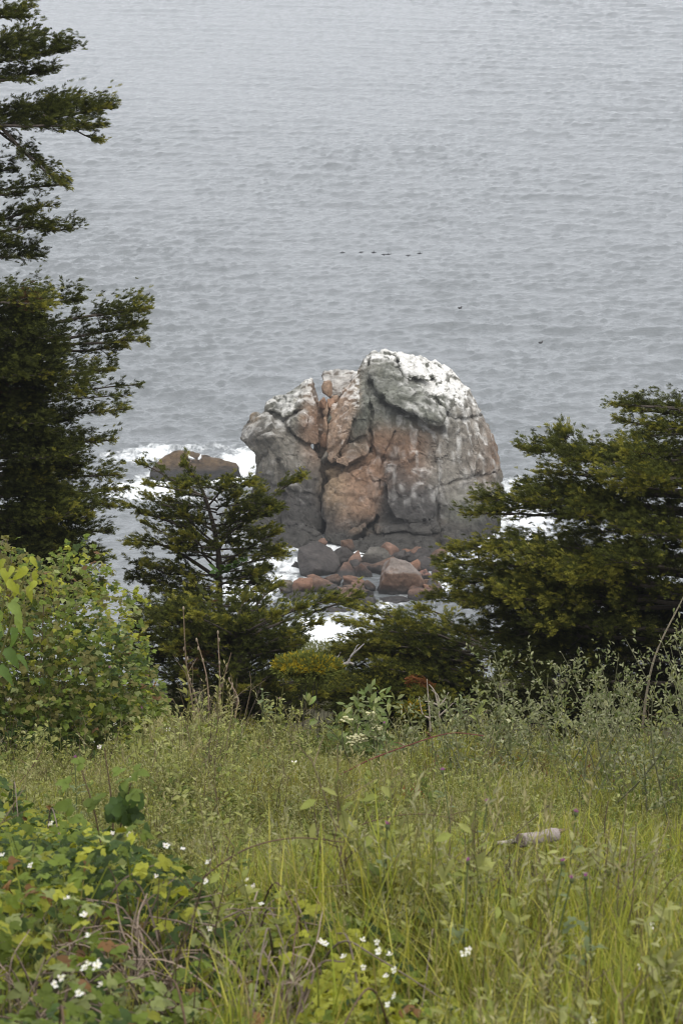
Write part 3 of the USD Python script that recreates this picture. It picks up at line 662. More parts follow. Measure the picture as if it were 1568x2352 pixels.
def bough(tree, a, b, width=0.5, thick=0.10, dens=1.0, sag=-0.01, start=0.2, size=0.10, seed=0, tone=0.0, wood=0.03, brown=0.02, lift=0.02):
    """One bough of a cypress: a limb from a to b with side shoots that fan out flat, tufted with foliage."""
    r = np.random.default_rng(seed)
    a, b = np.asarray(a, float), np.asarray(b, float)
    L = np.linalg.norm(b - a)
    side = unit(np.cross(b - a, [0, 0, 1.0]))
    m1 = a + (b - a) * 0.4 + np.array([0, 0, -sag * L]) + side * r.normal() * 0.05 * L
    m2 = a + (b - a) * 0.75 + np.array([0, 0, -sag * L * 0.7]) + side * r.normal() * 0.05 * L
    n = max(10, int(L / 0.08))
    ax = curve([a, m1, m2, b], n)
    ax += 0.02 * L * np.stack([fbm(np.stack([np.arange(n) * 0.35, np.full(n, seed * 1.7), np.full(n, k * 9.1)], -1), 2, seed) for k in range(3)], -1)
    ub = Bag()
    tv, tf = tube(ax, np.linspace(wood, 0.006, n), 6); ub.add(tv, tf, BARK)
    dirs = unit(np.gradient(ax, axis=0))
    S, D, Z, TN = [], [], [], []
    ns = max(6, int(L * (1 - start) / 0.085 * min(1.3, 0.5 + 0.5 * dens)))
    for k in range(ns):
        t = start + (1 - start) * (k + r.random()) / ns
        i = min(n - 1, int(t * (n - 1)))
        o, d = ax[i], dirs[i]
        sd = (1 if k % 2 else -1)
        an = math.radians(r.uniform(28, 72)) * sd
        sv = unit(np.cross(d, [0, 0, 1.0]))
        e = unit(d * math.cos(an) + sv * math.sin(an) + np.array([0, 0, r.normal(lift, 0.12)]))
        u = (t - start) / (1 - start)
        l = width * L * (0.25 + 0.75 * (1 - u) ** 0.7) * min(1, 0.35 + u * 4) * r.uniform(0.45, 1.1) * 0.6
        l = max(l, 0.12)
        m = max(3, int(l / 0.1))
        tt = np.linspace(0, 1, m)
        q = o + e * (l * tt[:, None]) + np.array([0, 0, 1.0]) * (0.05 * l * tt ** 2)[:, None] + r.normal(size=(m, 3)) * 0.015 * tt[:, None]
        tv, tf = tube(q, np.linspace(max(0.006, wood * 0.28), 0.003, m), 3); ub.add(tv, tf, BARK)
        c = max(2, int(l / 0.0125 * dens))
        s = 0.12 + 0.9 * r.random(c) ** 0.8
        p = np.stack([np.interp(s, tt, q[:, j]) for j in range(3)], -1)
        over = np.clip(s - 1, 0, 1)[:, None] * e * l
        p = p + over + np.stack([r.normal(size=c) * 0.03, r.normal(size=c) * 0.03, np.abs(r.normal(size=c)) * thick - 0.3 * thick], -1)
        yaw = r.normal(size=c) * 0.75
        pe = np.stack([e[0] * np.cos(yaw) - e[1] * np.sin(yaw), e[0] * np.sin(yaw) + e[1] * np.cos(yaw), np.full(c, e[2])], -1)
        pe = unit(pe * 0.8 + d * 0.45 + np.stack([np.zeros(c), np.zeros(c), r.normal(0.10, 0.26, c)], -1))
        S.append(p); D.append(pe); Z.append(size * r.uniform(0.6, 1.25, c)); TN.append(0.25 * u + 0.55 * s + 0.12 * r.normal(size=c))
    c = int(24 * dens) + 8
    s = 1 - 0.25 * r.random(c)
    p = np.stack([np.interp(s, np.linspace(0, 1, n), ax[:, j]) for j in range(3)], -1)
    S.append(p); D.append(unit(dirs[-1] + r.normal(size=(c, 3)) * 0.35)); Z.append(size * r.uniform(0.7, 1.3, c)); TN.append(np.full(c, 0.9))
    S, D, Z, TN = np.vstack(S), np.vstack(D), np.concatenate(Z), np.concatenate(TN)
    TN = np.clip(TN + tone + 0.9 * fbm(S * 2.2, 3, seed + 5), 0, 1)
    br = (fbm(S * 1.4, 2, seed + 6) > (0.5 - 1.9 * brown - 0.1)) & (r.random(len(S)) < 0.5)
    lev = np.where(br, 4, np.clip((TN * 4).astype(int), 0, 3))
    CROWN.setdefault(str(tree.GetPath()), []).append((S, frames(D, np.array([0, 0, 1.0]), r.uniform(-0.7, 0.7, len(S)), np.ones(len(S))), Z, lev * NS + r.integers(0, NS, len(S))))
    obj('bough', ub.mesh(), 'wood', tree, tint=ub.tint())
    return len(S)
def A(px, py, Y):
    return at(px, py, Y)
cnt = 0
def flat(a, b, k):
    return (a[0], b[1] + (a[1] - b[1]) * k, a[2])
# 1. tall cypress at the left edge: separate boughs against the sea
t1 = thing('cypress_tree', 'tall dark cypress at the upper left, its separate boughs spread against the open sea', 'tree')
tr = curve([A(-340, 1850, 34), A(-300, 700, 34), A(-310, 200, 34.3), A(-290, -300, 34)], 24)
obj('trunk', tube(tr, np.linspace(0.26, 0.10, 24), 10), 'wood', t1, smooth=True, tint=BARK)
sd = 1000
for a, b, kw in [
 ((-310,130,34),(72,14,34.4),dict(width=0.32,thick=0.07,dens=1.0)), ((-310,60,34),(60,40,33.6),dict(width=0.3,thick=0.06)),
 ((-310,200,34),(158,112,33.8),dict(width=0.42,thick=0.10,dens=1.3)), ((-310,205,34),(90,80,34.5),dict(width=0.4,thick=0.08,dens=1.1)),
 ((-310,240,34),(125,160,34.2),dict(width=0.36,thick=0.08,dens=1.0)), ((-200,200,34),(70,185,33.4),dict(width=0.2,thick=0.03,dens=0.5)),
 ((-310,330,34),(245,246,33.8),dict(width=0.40,thick=0.10,dens=1.3,sag=0.02)), ((-310,330,34),(150,235,34.4),dict(width=0.36,thick=0.09,dens=1.3,sag=0.02)), ((-150,290,34),(235,288,33.5),dict(width=0.28,thick=0.07,dens=1.1,start=0.45)),
 ((100,262,33.7),(228,322,33.5),dict(width=0.28,thick=0.04,dens=0.6,start=0.45,sag=0.03,wood=0.012)),
 ((-60,230,33.8),(150,425,33.6),dict(width=0.42,thick=0.07,dens=0.85,start=0.3,sag=0.04,wood=0.025)), ((-80,240,34.2),(110,390,34.3),dict(width=0.5,thick=0.07,dens=0.6,start=0.25,sag=0.0,wood=0.02)),
 ((-310,520,34),(60,440,33.6),dict(width=0.35,thick=0.08,dens=0.7,tone=-0.25)), ((-310,480,34),(150,425,34.2),dict(width=0.3,thick=0.08,dens=0.6,start=0.35)), ((-310,430,34),(30,390,34.3),dict(width=0.45,thick=0.12,dens=1.0,tone=-0.3)),
 ((-310,600,34),(108,470,34.3),dict(width=0.32,thick=0.07,dens=0.8)), ((-310,560,34),(160,530,33.6),dict(width=0.40,thick=0.08,dens=1.0)), ((-310,600,34),(98,585,33.9),dict(width=0.42,thick=0.08,dens=0.9)), ((-310,620,34),(40,560,34.4),dict(width=0.45,thick=0.1,dens=0.9,tone=-0.1))]:
    sd += 1; kw['tone'] = kw.get('tone', 0) - 0.15; kw['dens'] = kw.get('dens', 1) * 1.35; cnt += bough(t1, A(*a), A(*b), seed=sd, **kw)
# 2. dense cypress filling the left edge below it
t2 = thing('cypress_tree', 'dense dark cypress filling the left edge, one flat bough jutting right at its top', 'tree')
tr = curve([A(-70, 1800, 33), A(-60, 1100, 33), A(-90, 640, 33)], 20)
obj('trunk', tube(tr, np.linspace(0.24, 0.05, 20), 10), 'wood', t2, smooth=True, tint=BARK)
for a, b, kw in [
 ((-80,740,33),(190,688,32.7),dict(width=0.45,thick=0.12,dens=1.4,sag=0.02)), ((-80,760,33),(90,672,33.4),dict(width=0.5,thick=0.12,dens=1.4,sag=0.0)), ((-60,860,33),(342,708,32.9),dict(width=0.34,thick=0.12,dens=1.4,start=0.45,sag=0.02)), ((-60,860,33),(330,745,33.2),dict(width=0.34,thick=0.10,dens=1.3,start=0.5,sag=0.03)),
 ((-60,900,33),(335,780,32.8),dict(width=0.28,thick=0.06,dens=0.8,start=0.5)), ((-60,950,33),(285,795,33.3),dict(width=0.34,thick=0.1,dens=1.1,start=0.5)), ((-60,980,33),(255,850,32.6),dict(width=0.4,thick=0.12,dens=1.2,start=0.3)),
 ((-60,1010,33),(328,882,33),dict(width=0.26,thick=0.04,dens=0.45,start=0.45,tone=-0.2,wood=0.014)), ((-60,1040,33),(300,905,33.4),dict(width=0.3,thick=0.05,dens=0.3,start=0.4,tone=-0.3,wood=0.012)), ((-60,1060,33),(285,940,32.5),dict(width=0.36,thick=0.1,dens=1.0,start=0.35)),
 ((-60,1090,33),(262,1010,32.4),dict(width=0.36,thick=0.1,dens=1.0,start=0.35)), ((-60,1150,33),(275,1090,32.6),dict(width=0.34,thick=0.10,dens=1.1,start=0.35)), ((-60,1180,33),(285,1120,33.2),dict(width=0.3,thick=0.08,dens=0.9,start=0.35)),
 ((-60,1230,33),(262,1165,32.3),dict(width=0.4,thick=0.1,dens=1.1,start=0.3)), ((-60,1290,33),(250,1220,32.6),dict(width=0.4,thick=0.1,dens=1.0,start=0.3)), ((-60,1330,33),(240,1290,32.2),dict(width=0.4,thick=0.1,dens=1.0,start=0.3)), ((-60,1390,33),(230,1345,32.6),dict(width=0.4,thick=0.1,dens=0.9,start=0.3,tone=-0.2))]:
    sd += 1; kw['tone'] = kw.get('tone', 0) - 0.1; cnt += bough(t2, A(*flat(a, b, 0.3)), A(*b), seed=sd, **kw)
r2 = np.random.default_rng(21)
for k in range(66):      # its inner and nearer boughs
    py = 700 + 650 * (k + r2.random()) / 66
    reach = np.interp(py, [690, 760, 850, 950, 1050, 1150, 1250, 1350], [150, 150, 190, 190, 200, 215, 200, 190])
    px = -20 + (reach + 20) * r2.uniform(0.35, 1.0)
    sd += 1; cnt += bough(t2, A(-60 + r2.normal() * 20, py + r2.uniform(-25, 30), 33), A(px, py, 33 - r2.uniform(0.2, 1.7)), width=0.5, thick=0.12, dens=1.25, start=0.25, seed=sd, tone=r2.uniform(-0.4, 0.0), brown=0.06)
# 3. slender open cypress in front of the reef and the stack's left foot
t3 = thing('cypress_tree', 'slender open cypress with a forked dark trunk, standing in front of the reef rock', 'tree')
tr = curve([A(530, 1800, 36), A(505, 1400, 36), A(500, 1260, 36), A(470, 1140, 36.2), A(432, 1072, 36)], 26)
obj('trunk', tube(tr, np.linspace(0.055, 0.012, 26), 8), 'wood', t3, smooth=True, tint=BARK * 0.8)
obj('limb', tube(curve([A(500,1262,36), A(450,1225,36.2), A(400,1200,36.4), A(330,1180,36.5)], 16), np.linspace(0.03, 0.008, 16), 6), 'wood', t3, smooth=True, tint=BARK * 0.8)
obj('limb', tube(curve([A(503,1330,36), A(420,1275,35.8), A(350,1245,35.6), A(280,1240,35.5)], 16), np.linspace(0.03, 0.008, 16), 6), 'wood', t3, smooth=True, tint=BARK * 0.8)
for a, b, kw in [
 ((455,1120,36),(425,1070,36),dict(width=0.7,thick=0.05,dens=0.9,start=0.3,wood=0.012)), ((470,1140,36),(320,1062,36.2),dict(width=0.34,thick=0.06,dens=0.9,start=0.4,wood=0.014)), ((470,1140,36),(335,1110,35.6),dict(width=0.34,thick=0.05,dens=0.9,start=0.25,wood=0.014)), ((480,1160,36),(525,1105,35.8),dict(width=0.5,thick=0.07,dens=1.1,start=0.1,wood=0.014)),
 ((490,1220,36),(330,1135,36.3),dict(width=0.42,thick=0.06,dens=0.9,start=0.2,wood=0.016)), ((490,1230,36),(700,1092,35.7),dict(width=0.16,thick=0.05,dens=1.1,start=0.45,sag=0.0,wood=0.016)), ((490,1235,36),(600,1130,36),dict(width=0.34,thick=0.08,dens=1.2,start=0.25,wood=0.016)),
 ((495,1250,36),(275,1155,35.8),dict(width=0.36,thick=0.06,dens=0.8,start=0.35,wood=0.018)), ((497,1260,36),(590,1175,35.5),dict(width=0.5,thick=0.09,dens=1.2,start=0.15,wood=0.016)), ((497,1250,36),(420,1180,35.5),dict(width=0.6,thick=0.09,dens=1.2,start=0.15,wood=0.016)), ((497,1275,36),(540,1165,36.4),dict(width=0.5,thick=0.1,dens=1.2,start=0.2,wood=0.016)),
 ((500,1300,36),(640,1220,35.6),dict(width=0.4,thick=0.08,dens=1.1,start=0.2,wood=0.016)), ((500,1320,36),(650,1270,36),dict(width=0.4,thick=0.07,dens=0.9,start=0.2,wood=0.016,brown=0.06)), ((500,1290,36),(330,1200,35.4),dict(width=0.4,thick=0.07,dens=0.75,start=0.3,wood=0.016)), ((500,1310,36),(420,1225,35.2),dict(width=0.5,thick=0.08,dens=0.9,start=0.2,wood=0.016)),
 ((503,1370,36),(300,1290,35.6),dict(width=0.3,thick=0.05,dens=0.35,start=0.35,tone=-0.3,wood=0.016)), ((503,1390,36),(330,1320,35.4),dict(width=0.4,thick=0.06,dens=0.5,start=0.35,tone=-0.3,wood=0.016)), ((505,1400,36),(600,1320,35.5),dict(width=0.5,thick=0.07,dens=0.8,start=0.2,tone=-0.2,wood=0.016)), ((505,1420,36),(440,1330,35.3),dict(width=0.6,thick=0.09,dens=0.9,start=0.2,tone=-0.15,wood=0.016)), ((505,1420,36),(380,1360,35.2),dict(width=0.5,thick=0.09,dens=0.9,start=0.2,tone=-0.25,wood=0.016))]:
    sd += 1; cnt += bough(t3, A(*a), A(*b), seed=sd, size=0.10, tone=kw.pop('tone', 0) + 0.1, **kw)
r3 = np.random.default_rng(33)
for k in range(22):
    py = 1230 + 200 * r3.random(); px = 60 + 210 * r3.random()
    sd += 1; cnt += bough(t2, A(px - 150, py + 10, 33), A(px, py, 33 + r3.uniform(-1.0, 0.6)), width=0.6, thick=0.1, dens=1.1, start=0.0, seed=sd, tone=r3.uniform(-0.4, 0.0), brown=0.06, wood=0.014)
for k in range(46):
    py = 1100 + 340 * (k + r3.random()) / 46
    sdx = 1 if k % 2 else -1
    px = 500 + sdx * r3.uniform(40, np.interp(py, [1100, 1200, 1440], [90, 190, 230])) - 15
    sd += 1; cnt += bough(t3, A(497, py + r3.uniform(-10, 35), 36), A(px, py, 36 + r3.uniform(-1.1, 0.9)), seed=sd, width=0.5, thick=0.06, dens=1.1, start=0.2, size=0.10, wood=0.012, tone=r3.uniform(-0.35, 0.05), brown=0.05)
# 4. broad cypress on the right
t4 = thing('cypress_tree', 'broad layered cypress filling the right edge, olive boughs reaching left before the stack', 'tree')
tr = curve([A(1640, 1850, 31), A(1650, 1400, 31), A(1685, 955, 31.2)], 20)
obj('trunk', tube(tr, np.linspace(0.24, 0.025, 20), 10), 'wood', t4, smooth=True, tint=BARK)
for a, b, kw in [
 ((1680,1010,31),(1412,928,30.6),dict(width=0.4,thick=0.08,dens=1.1,start=0.3)), ((1680,1040,31),(1440,940,31.2),dict(width=0.5,thick=0.1,dens=1.3)), ((1680,1040,31),(1500,985,30.2),dict(width=0.5,thick=0.1,dens=1.3)), ((1660,1080,31),(1540,930,31),dict(width=0.5,thick=0.08,dens=1.1)), ((1670,1090,31),(1410,960,30.8),dict(width=0.25,thick=0.04,dens=0.7,start=0.5)),
 ((1660,1130,31),(1192,1028,30.6),dict(width=0.3,thick=0.09,dens=1.4,start=0.4,sag=0.03)), ((1660,1140,31),(1255,1022,31.2),dict(width=0.3,thick=0.1,dens=1.4,start=0.4,sag=0.03)), ((1300,1062,30.8),(1296,1000,30.8),dict(width=0.6,thick=0.03,dens=1.2,start=0.1,wood=0.01)), ((1660,1120,31),(1370,1030,30.8),dict(width=0.3,thick=0.08,dens=1.2,start=0.4)), ((1660,1130,31),(1430,1035,29.9),dict(width=0.45,thick=0.1,dens=1.3)),
 ((1660,1190,31),(1235,1085,30.4),dict(width=0.3,thick=0.07,dens=1.0,start=0.4)), ((1660,1200,31),(1185,1120,31),dict(width=0.26,thick=0.07,dens=1.2,start=0.45)), ((1660,1230,31),(1095,1145,30.7),dict(width=0.26,thick=0.07,dens=1.3,start=0.4)), ((1660,1240,31),(1100,1168,31.1),dict(width=0.22,thick=0.05,dens=1.0,start=0.45)), ((1660,1250,31),(1060,1182,30.5),dict(width=0.22,thick=0.05,dens=0.9,start=0.45,brown=0.08)),
 ((1660,1220,31),(1200,1150,30.0),dict(width=0.4,thick=0.11,dens=1.4,start=0.3)), ((1660,1190,31),(1290,1060,29.9),dict(width=0.45,thick=0.11,dens=1.3,start=0.3)), ((1660,1200,31),(1400,1110,29.5),dict(width=0.5,thick=0.12,dens=1.4,start=0.25,tone=0.1)), ((1660,1260,31),(1330,1185,29.6),dict(width=0.45,thick=0.11,dens=1.3,start=0.3)), ((1650,1170,31),(1480,1095,29.2),dict(width=0.6,thick=0.12,dens=1.3,tone=0.1)),
 ((1660,1330,31),(1035,1262,30.8),dict(width=0.24,thick=0.07,dens=1.2,start=0.4)), ((1660,1350,31),(1000,1300,30.5),dict(width=0.26,thick=0.08,dens=1.3,start=0.4)), ((1660,1370,31),(1010,1335,30.2),dict(width=0.28,thick=0.08,dens=1.3,start=0.35)), ((1660,1340,31),(1130,1260,29.8),dict(width=0.36,thick=0.1,dens=1.3,start=0.3)), ((1660,1380,31),(1200,1290,29.4),dict(width=0.4,thick=0.1,dens=1.3,start=0.3,tone=0.1)),
 ((1660,1420,31),(985,1372,30.8),dict(width=0.26,thick=0.08,dens=1.3,start=0.35)), ((1660,1440,31),(1060,1385,30),dict(width=0.34,thick=0.09,dens=1.3,start=0.3)), ((1660,1450,31),(1150,1370,29.4),dict(width=0.4,thick=0.1,dens=1.3,start=0.3,tone=0.1)), ((1660,1440,31),(1300,1335,29.0),dict(width=0.45,thick=0.11,dens=1.3,start=0.25,tone=0.12)), ((1660,1500,31),(1240,1440,29.2),dict(width=0.4,thick=0.1,dens=1.2,start=0.3)),
 ((1660,1520,31),(1050,1450,30.4),dict(width=0.34,thick=0.09,dens=1.2,start=0.3)), ((1660,1560,31),(1120,1520,29.8),dict(width=0.36,thick=0.09,dens=1.1,start=0.3)), ((1660,1600,31),(1180,1570,29.4),dict(width=0.4,thick=0.09,dens=1.0,start=0.3,tone=-0.15)), ((1660,1640,31),(1120,1610,30.2),dict(width=0.4,thick=0.09,dens=1.0,start=0.3,tone=-0.15)), ((1650,1320,31),(1440,1220,29.0),dict(width=0.55,thick=0.1,dens=1.0)), ((1650,1420,31),(1420,1290,28.8),dict(width=0.5,thick=0.1,dens=1.0))]:
    sd += 1; cnt += bough(t4, A(*flat(a, b, 0.3)), A(*b), seed=sd, size=0.10, **kw)
r4 = np.random.default_rng(44)
for k in range(34):
    py = 1000 + 720 * (k + r4.random()) / 34
    reach = np.interp(py, [1000, 1100, 1200, 1300, 1450, 1650], [1450, 1300, 1200, 1130, 1100, 1150])
    px = reach + (1620 - reach) * r4.random() ** 1.3 * 0.8
    sd += 1; cnt += bough(t4, A(1655, py + r4.uniform(-30, 25), 31), A(px, py, 31 + r4.uniform(-0.4, 1.4)), width=0.45, thick=0.12, dens=1.2, start=0.2, seed=sd, size=0.10, tone=r4.uniform(-0.4, 0.1), brown=0.05)
for k in range(26):
    py = 1380 + 340 * r4.random(); px = 1120 + 480 * r4.random()
    sd += 1; cnt += bough(t4, A(px + 190, py + 8, 31.3), A(px, py, 31 + r4.uniform(-0.6, 0.8)), width=0.7, thick=0.1, dens=1.0, start=0.0, seed=sd, size=0.10, tone=r4.uniform(-0.45, -0.1), brown=0.05, wood=0.014)
for k in range(20):
    py = 1360 + 320 * r4.random(); px = 1380 + 200 * r4.random()
    sd += 1; cnt += bough(t4, A(px + 150, py + 8, 31.5), A(px, py, 31.5 + r4.uniform(-0.6, 0.8)), width=0.8, thick=0.12, dens=1.1, start=0.0, seed=sd, size=0.10, tone=r4.uniform(-0.5, -0.15), brown=0.05, wood=0.014)
# 5. low cypress left of the gap, 6. low cypress in the gap
t5 = thing('cypress_tree', 'low brownish cypress crown spreading below the slender one, behind the dry stalks', 'tree')
obj('trunk', tube(curve([A(570, 1860, 30), A(550, 1560, 30), A(540, 1430, 30)], 12), np.linspace(0.16, 0.04, 12), 8), 'wood', t5, smooth=True, tint=BARK * 0.8)
r5 = np.random.default_rng(55)
for a, b, kw in [((545,1450,30),(775,1375,30.3),dict(width=0.36,thick=0.07,dens=1.2)), ((545,1470,30),(830,1368,30.6),dict(width=0.2,thick=0.05,dens=1.2,start=0.4)), ((545,1460,30),(700,1395,29.7),dict(width=0.45,thick=0.08,dens=1.2)), ((545,1480,30),(735,1430,29.8),dict(width=0.4,thick=0.08,dens=1.1)), ((545,1450,30),(640,1345,30.4),dict(width=0.5,thick=0.07,dens=1.1)), ((545,1440,30),(560,1375,30.2),dict(width=0.6,thick=0.07,dens=1.1)), ((540,1460,30),(440,1390,30),dict(width=0.5,thick=0.08,dens=0.9)), ((540,1480,30),(370,1420,29.8),dict(width=0.5,thick=0.08,dens=0.8,tone=-0.2)), ((545,1520,30),(690,1475,29.6),dict(width=0.5,thick=0.08,dens=1.0)), ((545,1560,30),(665,1545,29.6),dict(width=0.5,thick=0.08,dens=1.0))]:
    sd += 1; cnt += bough(t5, A(*a), A(*b), seed=sd, size=0.098, brown=0.09, wood=0.018, **kw)
for k in range(54):
    py = 1400 + 300 * r5.random()
    px = 300 + 450 * r5.random()
    sd += 1; cnt += bough(t5, A(550, py + 60, 30), A(px, py, 30 + r5.uniform(-0.9, 0.9)), width=0.6, thick=0.09, dens=1.0, start=0.04, seed=sd, size=0.098, tone=r5.uniform(-0.35, 0.1), brown=0.1, wood=0.016)
for k in range(18):
    py = 1380 + 210 * r5.random(); px = 285 + 130 * r5.random()
    sd += 1; cnt += bough(t5, A(px + 170, py + 15, 30.2), A(px, py, 30 + r5.uniform(-0.7, 0.7)), width=0.55, thick=0.09, dens=1.0, start=0.02, seed=sd, size=0.10, tone=r5.uniform(-0.35, 0.0), brown=0.08, wood=0.014)
t6 = thing('cypress_tree', 'low wind-swept green cypress lying across the gap below the boulder heap', 'tree')
obj('trunk', tube(curve([A(1190, 1900, 34), A(1150, 1640, 34), A(1080, 1560, 34.2)], 12), np.linspace(0.16, 0.05, 12), 8), 'wood', t6, smooth=True, tint=BARK * 0.8)
r6 = np.random.default_rng(66)
for a, b, kw in [((1120,1480,34),(800,1392,34.2),dict(width=0.26,thick=0.07,dens=1.3)), ((1120,1490,34),(775,1425,33.8),dict(width=0.2,thick=0.05,dens=1.2,start=0.3)), ((1120,1500,34),(850,1420,34.4),dict(width=0.3,thick=0.08,dens=1.3)), ((1120,1500,34),(920,1430,33.5),dict(width=0.4,thick=0.09,dens=1.3)), ((1120,1480,34),(960,1395,34.3),dict(width=0.4,thick=0.08,dens=1.2)), ((1120,1530,34),(800,1480,34),dict(width=0.3,thick=0.08,dens=1.2)), ((1120,1540,34),(760,1500,34.4),dict(width=0.3,thick=0.07,dens=1.1)),
 ((1120,1560,34),(745,1555,33.8),dict(width=0.34,thick=0.08,dens=1.1)), ((1120,1570,34),(690,1570,34.3),dict(width=0.3,thick=0.08,dens=1.1)), ((1120,1600,34),(720,1600,33.8),dict(width=0.34,thick=0.08,dens=1.0,tone=-0.1)), ((1120,1590,34),(860,1530,33),dict(width=0.4,thick=0.09,dens=1.2)), ((1120,1620,34),(840,1585,32.8),dict(width=0.4,thick=0.08,dens=1.1)), ((1120,1640,34),(780,1625,33),dict(width=0.4,thick=0.08,dens=1.0,tone=-0.1)), ((1120,1640,34),(950,1600,32.4),dict(width=0.45,thick=0.08,dens=1.0))]:
    sd += 1; cnt += bough(t6, A(*a), A(*b), seed=sd, size=0.098, wood=0.018, tone=kw.pop('tone', 0) + 0.2, **kw)
for k in range(14):
    py = 1560 + 150 * r6.random(); px = 640 + 160 * r6.random()
    sd += 1; cnt += bough(t6, A(px + 230, py + 10, 34), A(px, py, 33 + r6.uniform(-1, 0.6)), width=0.5, thick=0.09, dens=1.0, start=0.0, seed=sd, size=0.10, tone=r6.uniform(-0.2, 0.2), brown=0.06, wood=0.014)
for k in range(34):
    py = 1450 + 260 * r6.random(); px = 700 + 400 * r6.random()
    sd += 1; cnt += bough(t6, A(1110, py + 40, 34), A(px, py, 34 + r6.uniform(-0.6, 1.2)), width=0.5, thick=0.09, dens=1.0, start=0.03, seed=sd, size=0.098, tone=r6.uniform(-0.2, 0.2), brown=0.06, wood=0.016)
# the sides of the edge trees that face away from the gap
rq = np.random.default_rng(77)
for t, tx, Y, lo, hi, sgn, n in ((t1, -300, 34, -100, 1500, -1, 34), (t2, -70, 33, 690, 1500, -1, 34), (t4, 1660, 31, 960, 1660, 1, 44)):
    for k in range(n):
        py = lo + (hi - lo) * (k + rq.random()) / n
        reach = 120 + 330 * ((py - lo) / (hi - lo)) ** 0.6 * rq.uniform(0.6, 1.1)
        sd += 1; cnt += bough(t, A(tx, py + rq.uniform(-20, 30), Y), A(tx + sgn * reach, py, Y + rq.uniform(-1.6, 1.6)), width=0.5, thick=0.11, dens=1.0, start=0.05, seed=sd, tone=rq.uniform(-0.3, 0.05), brown=0.05)
for k in range(40):
    py = 945 + 720 * (k + rq.random()) / 40
    px = 1665 + rq.uniform(-40, 150)
    sd += 1; cnt += bough(t4, A(1660, py + 12, 31), A(px, py, 31 - rq.uniform(0.5, 1.3)), width=0.9, thick=0.14, dens=1.2, start=0.0, seed=sd, tone=rq.uniform(-0.3, 0.1), brown=0.05, wood=0.016)
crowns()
print('sprays', cnt)

# ------------------------------------------------------------------ leaves
def leaflet(L, W, rows=5, fold=0.25, curl=0.2, serr=0.12, seed=0, peak=0.42):
    """A leaf blade along +x, folded at its midrib, toothed at its edge; z up."""
    r = np.random.default_rng(seed)
    t = np.linspace(0, 1, rows)
    w = np.sin(np.pi * t ** (math.log(0.5) / math.log(peak))) ** 0.85 * W * 0.5
    w = w * (1 + serr * np.where(np.arange(rows) % 2, 1, -1))
    w[0] = 0.0; w[-1] = 0.0
    z = -curl * L * t ** 2 + 0.05 * L * np.sin(t * 3)
    V = []
    for i in range(rows):
        V += [(t[i] * L, w[i], z[i] + fold * w[i] - 0.35 * w[i] * r.random()), (t[i] * L, 0, z[i]), (t[i] * L, -w[i], z[i] + fold * w[i] - 0.35 * w[i] * r.random())]
    F = []
    for i in range(rows - 1):
        a, b = 3 * i, 3 * i + 3
        F += [(a, a + 1, b + 1), (a, b + 1, b), (a + 1, a + 2, b + 2), (a + 1, b + 2, b + 1)]
    F = [f for f in F]
    return np.array(V), np.array(F)
def compound(seed, rows=5):
    """A bramble leaf: three toothed leaflets on a stalk, one unit long."""
    r = np.random.default_rng(seed)
    B = Bag()
    for a, L, o in ((0, 0.62, 0.38), (1.05, 0.48, 0.28), (-1.05, 0.48, 0.28)):
        v, f = leaflet(L, L * r.uniform(0.66, 0.8), rows, r.uniform(0.15, 0.45), r.uniform(0.1, 0.4), 0.13, seed)
        a += r.normal() * 0.12
        R = trimesh.transformations.euler_matrix(r.normal() * 0.2, r.normal() * 0.2, a)[:3, :3]
        B.add(v @ R.T + [o, 0, 0], f)
    B.add([(0, 0.012, 0), (0, -0.012, 0), (0.38, 0, 0)], [(0, 1, 2)])
    return B.mesh()
COMP5, COMP4 = [compound(k) for k in range(7)], [compound(20 + k, 4) for k in range(5)]
OVAL = [leaflet(1, r_, 4, 0.3, c_, 0.0, k, 0.55) for k, (r_, c_) in enumerate(((0.36, 0.05), (0.42, 0.15), (0.32, -0.1), (0.46, 0.1)))]
def in_frame(p):
    d = p - EYE
    x, y, z = d[:, 0], d @ UP, d @ FWD
    return (np.abs(x / z) < TX) & (np.abs(y / z) < TX * 1.5)
def leaves(parent, protos, pos, d, up, size, col, r, single=300, mat_='leaf', name='leaf'):
    """Leaf blades: the ones that show largest are parts, the rest one part."""
    M = frames(d, up, np.zeros(len(pos)), size)
    which = r.integers(0, len(protos), len(pos))
    score = size / np.linalg.norm(pos - EYE, axis=1) * in_frame(pos) * (0.6 + 0.8 * r.random(len(pos)))
    order = np.argsort(-score)
    top = order[:single]
    for i in top:
        v, f = protos[which[i]]
        obj(name, (v @ M[i].T + pos[i], f), mat_, parent, smooth=True, tint=col[i])
    rest = order[single:]
    B = Bag()
    for w in range(len(protos)):
        m = rest[which[rest] == w]
        if len(m):
            v, f = tiled(protos[w], M[m], pos[m])
            B.add(v, f, np.repeat(col[m], len(protos[w][0]), 0))
    if len(rest):
        obj('foliage', B.mesh(), mat_, parent, smooth=True, tint=B.tint(), kind='stuff')
def mixcol(r, n, cols, weights, jitter=0.2):
    c = np.array(cols)[r.choice(len(cols), n, p=np.array(weights) / sum(weights))]
    return c * np.exp(r.normal(size=(n, 1)) * jitter)
def poly_points(r, corners, n):
    from shapely.geometry import Polygon
    from shapely import contains_xy
    pg = Polygon(corners)
    lo, hi = np.array(pg.bounds[:2]), np.array(pg.bounds[2:])
    out = np.zeros((0, 2))
    while len(out) < n:
        q = r.uniform(lo, hi, (n * 2, 2))
        out = np.vstack([out, q[contains_xy(pg, q[:, 0], q[:, 1])]])
    return out[:n]
def footprint(pix, h=0.0):
    return [tuple(on_ground(x, y, h)[:2]) for x, y in pix]
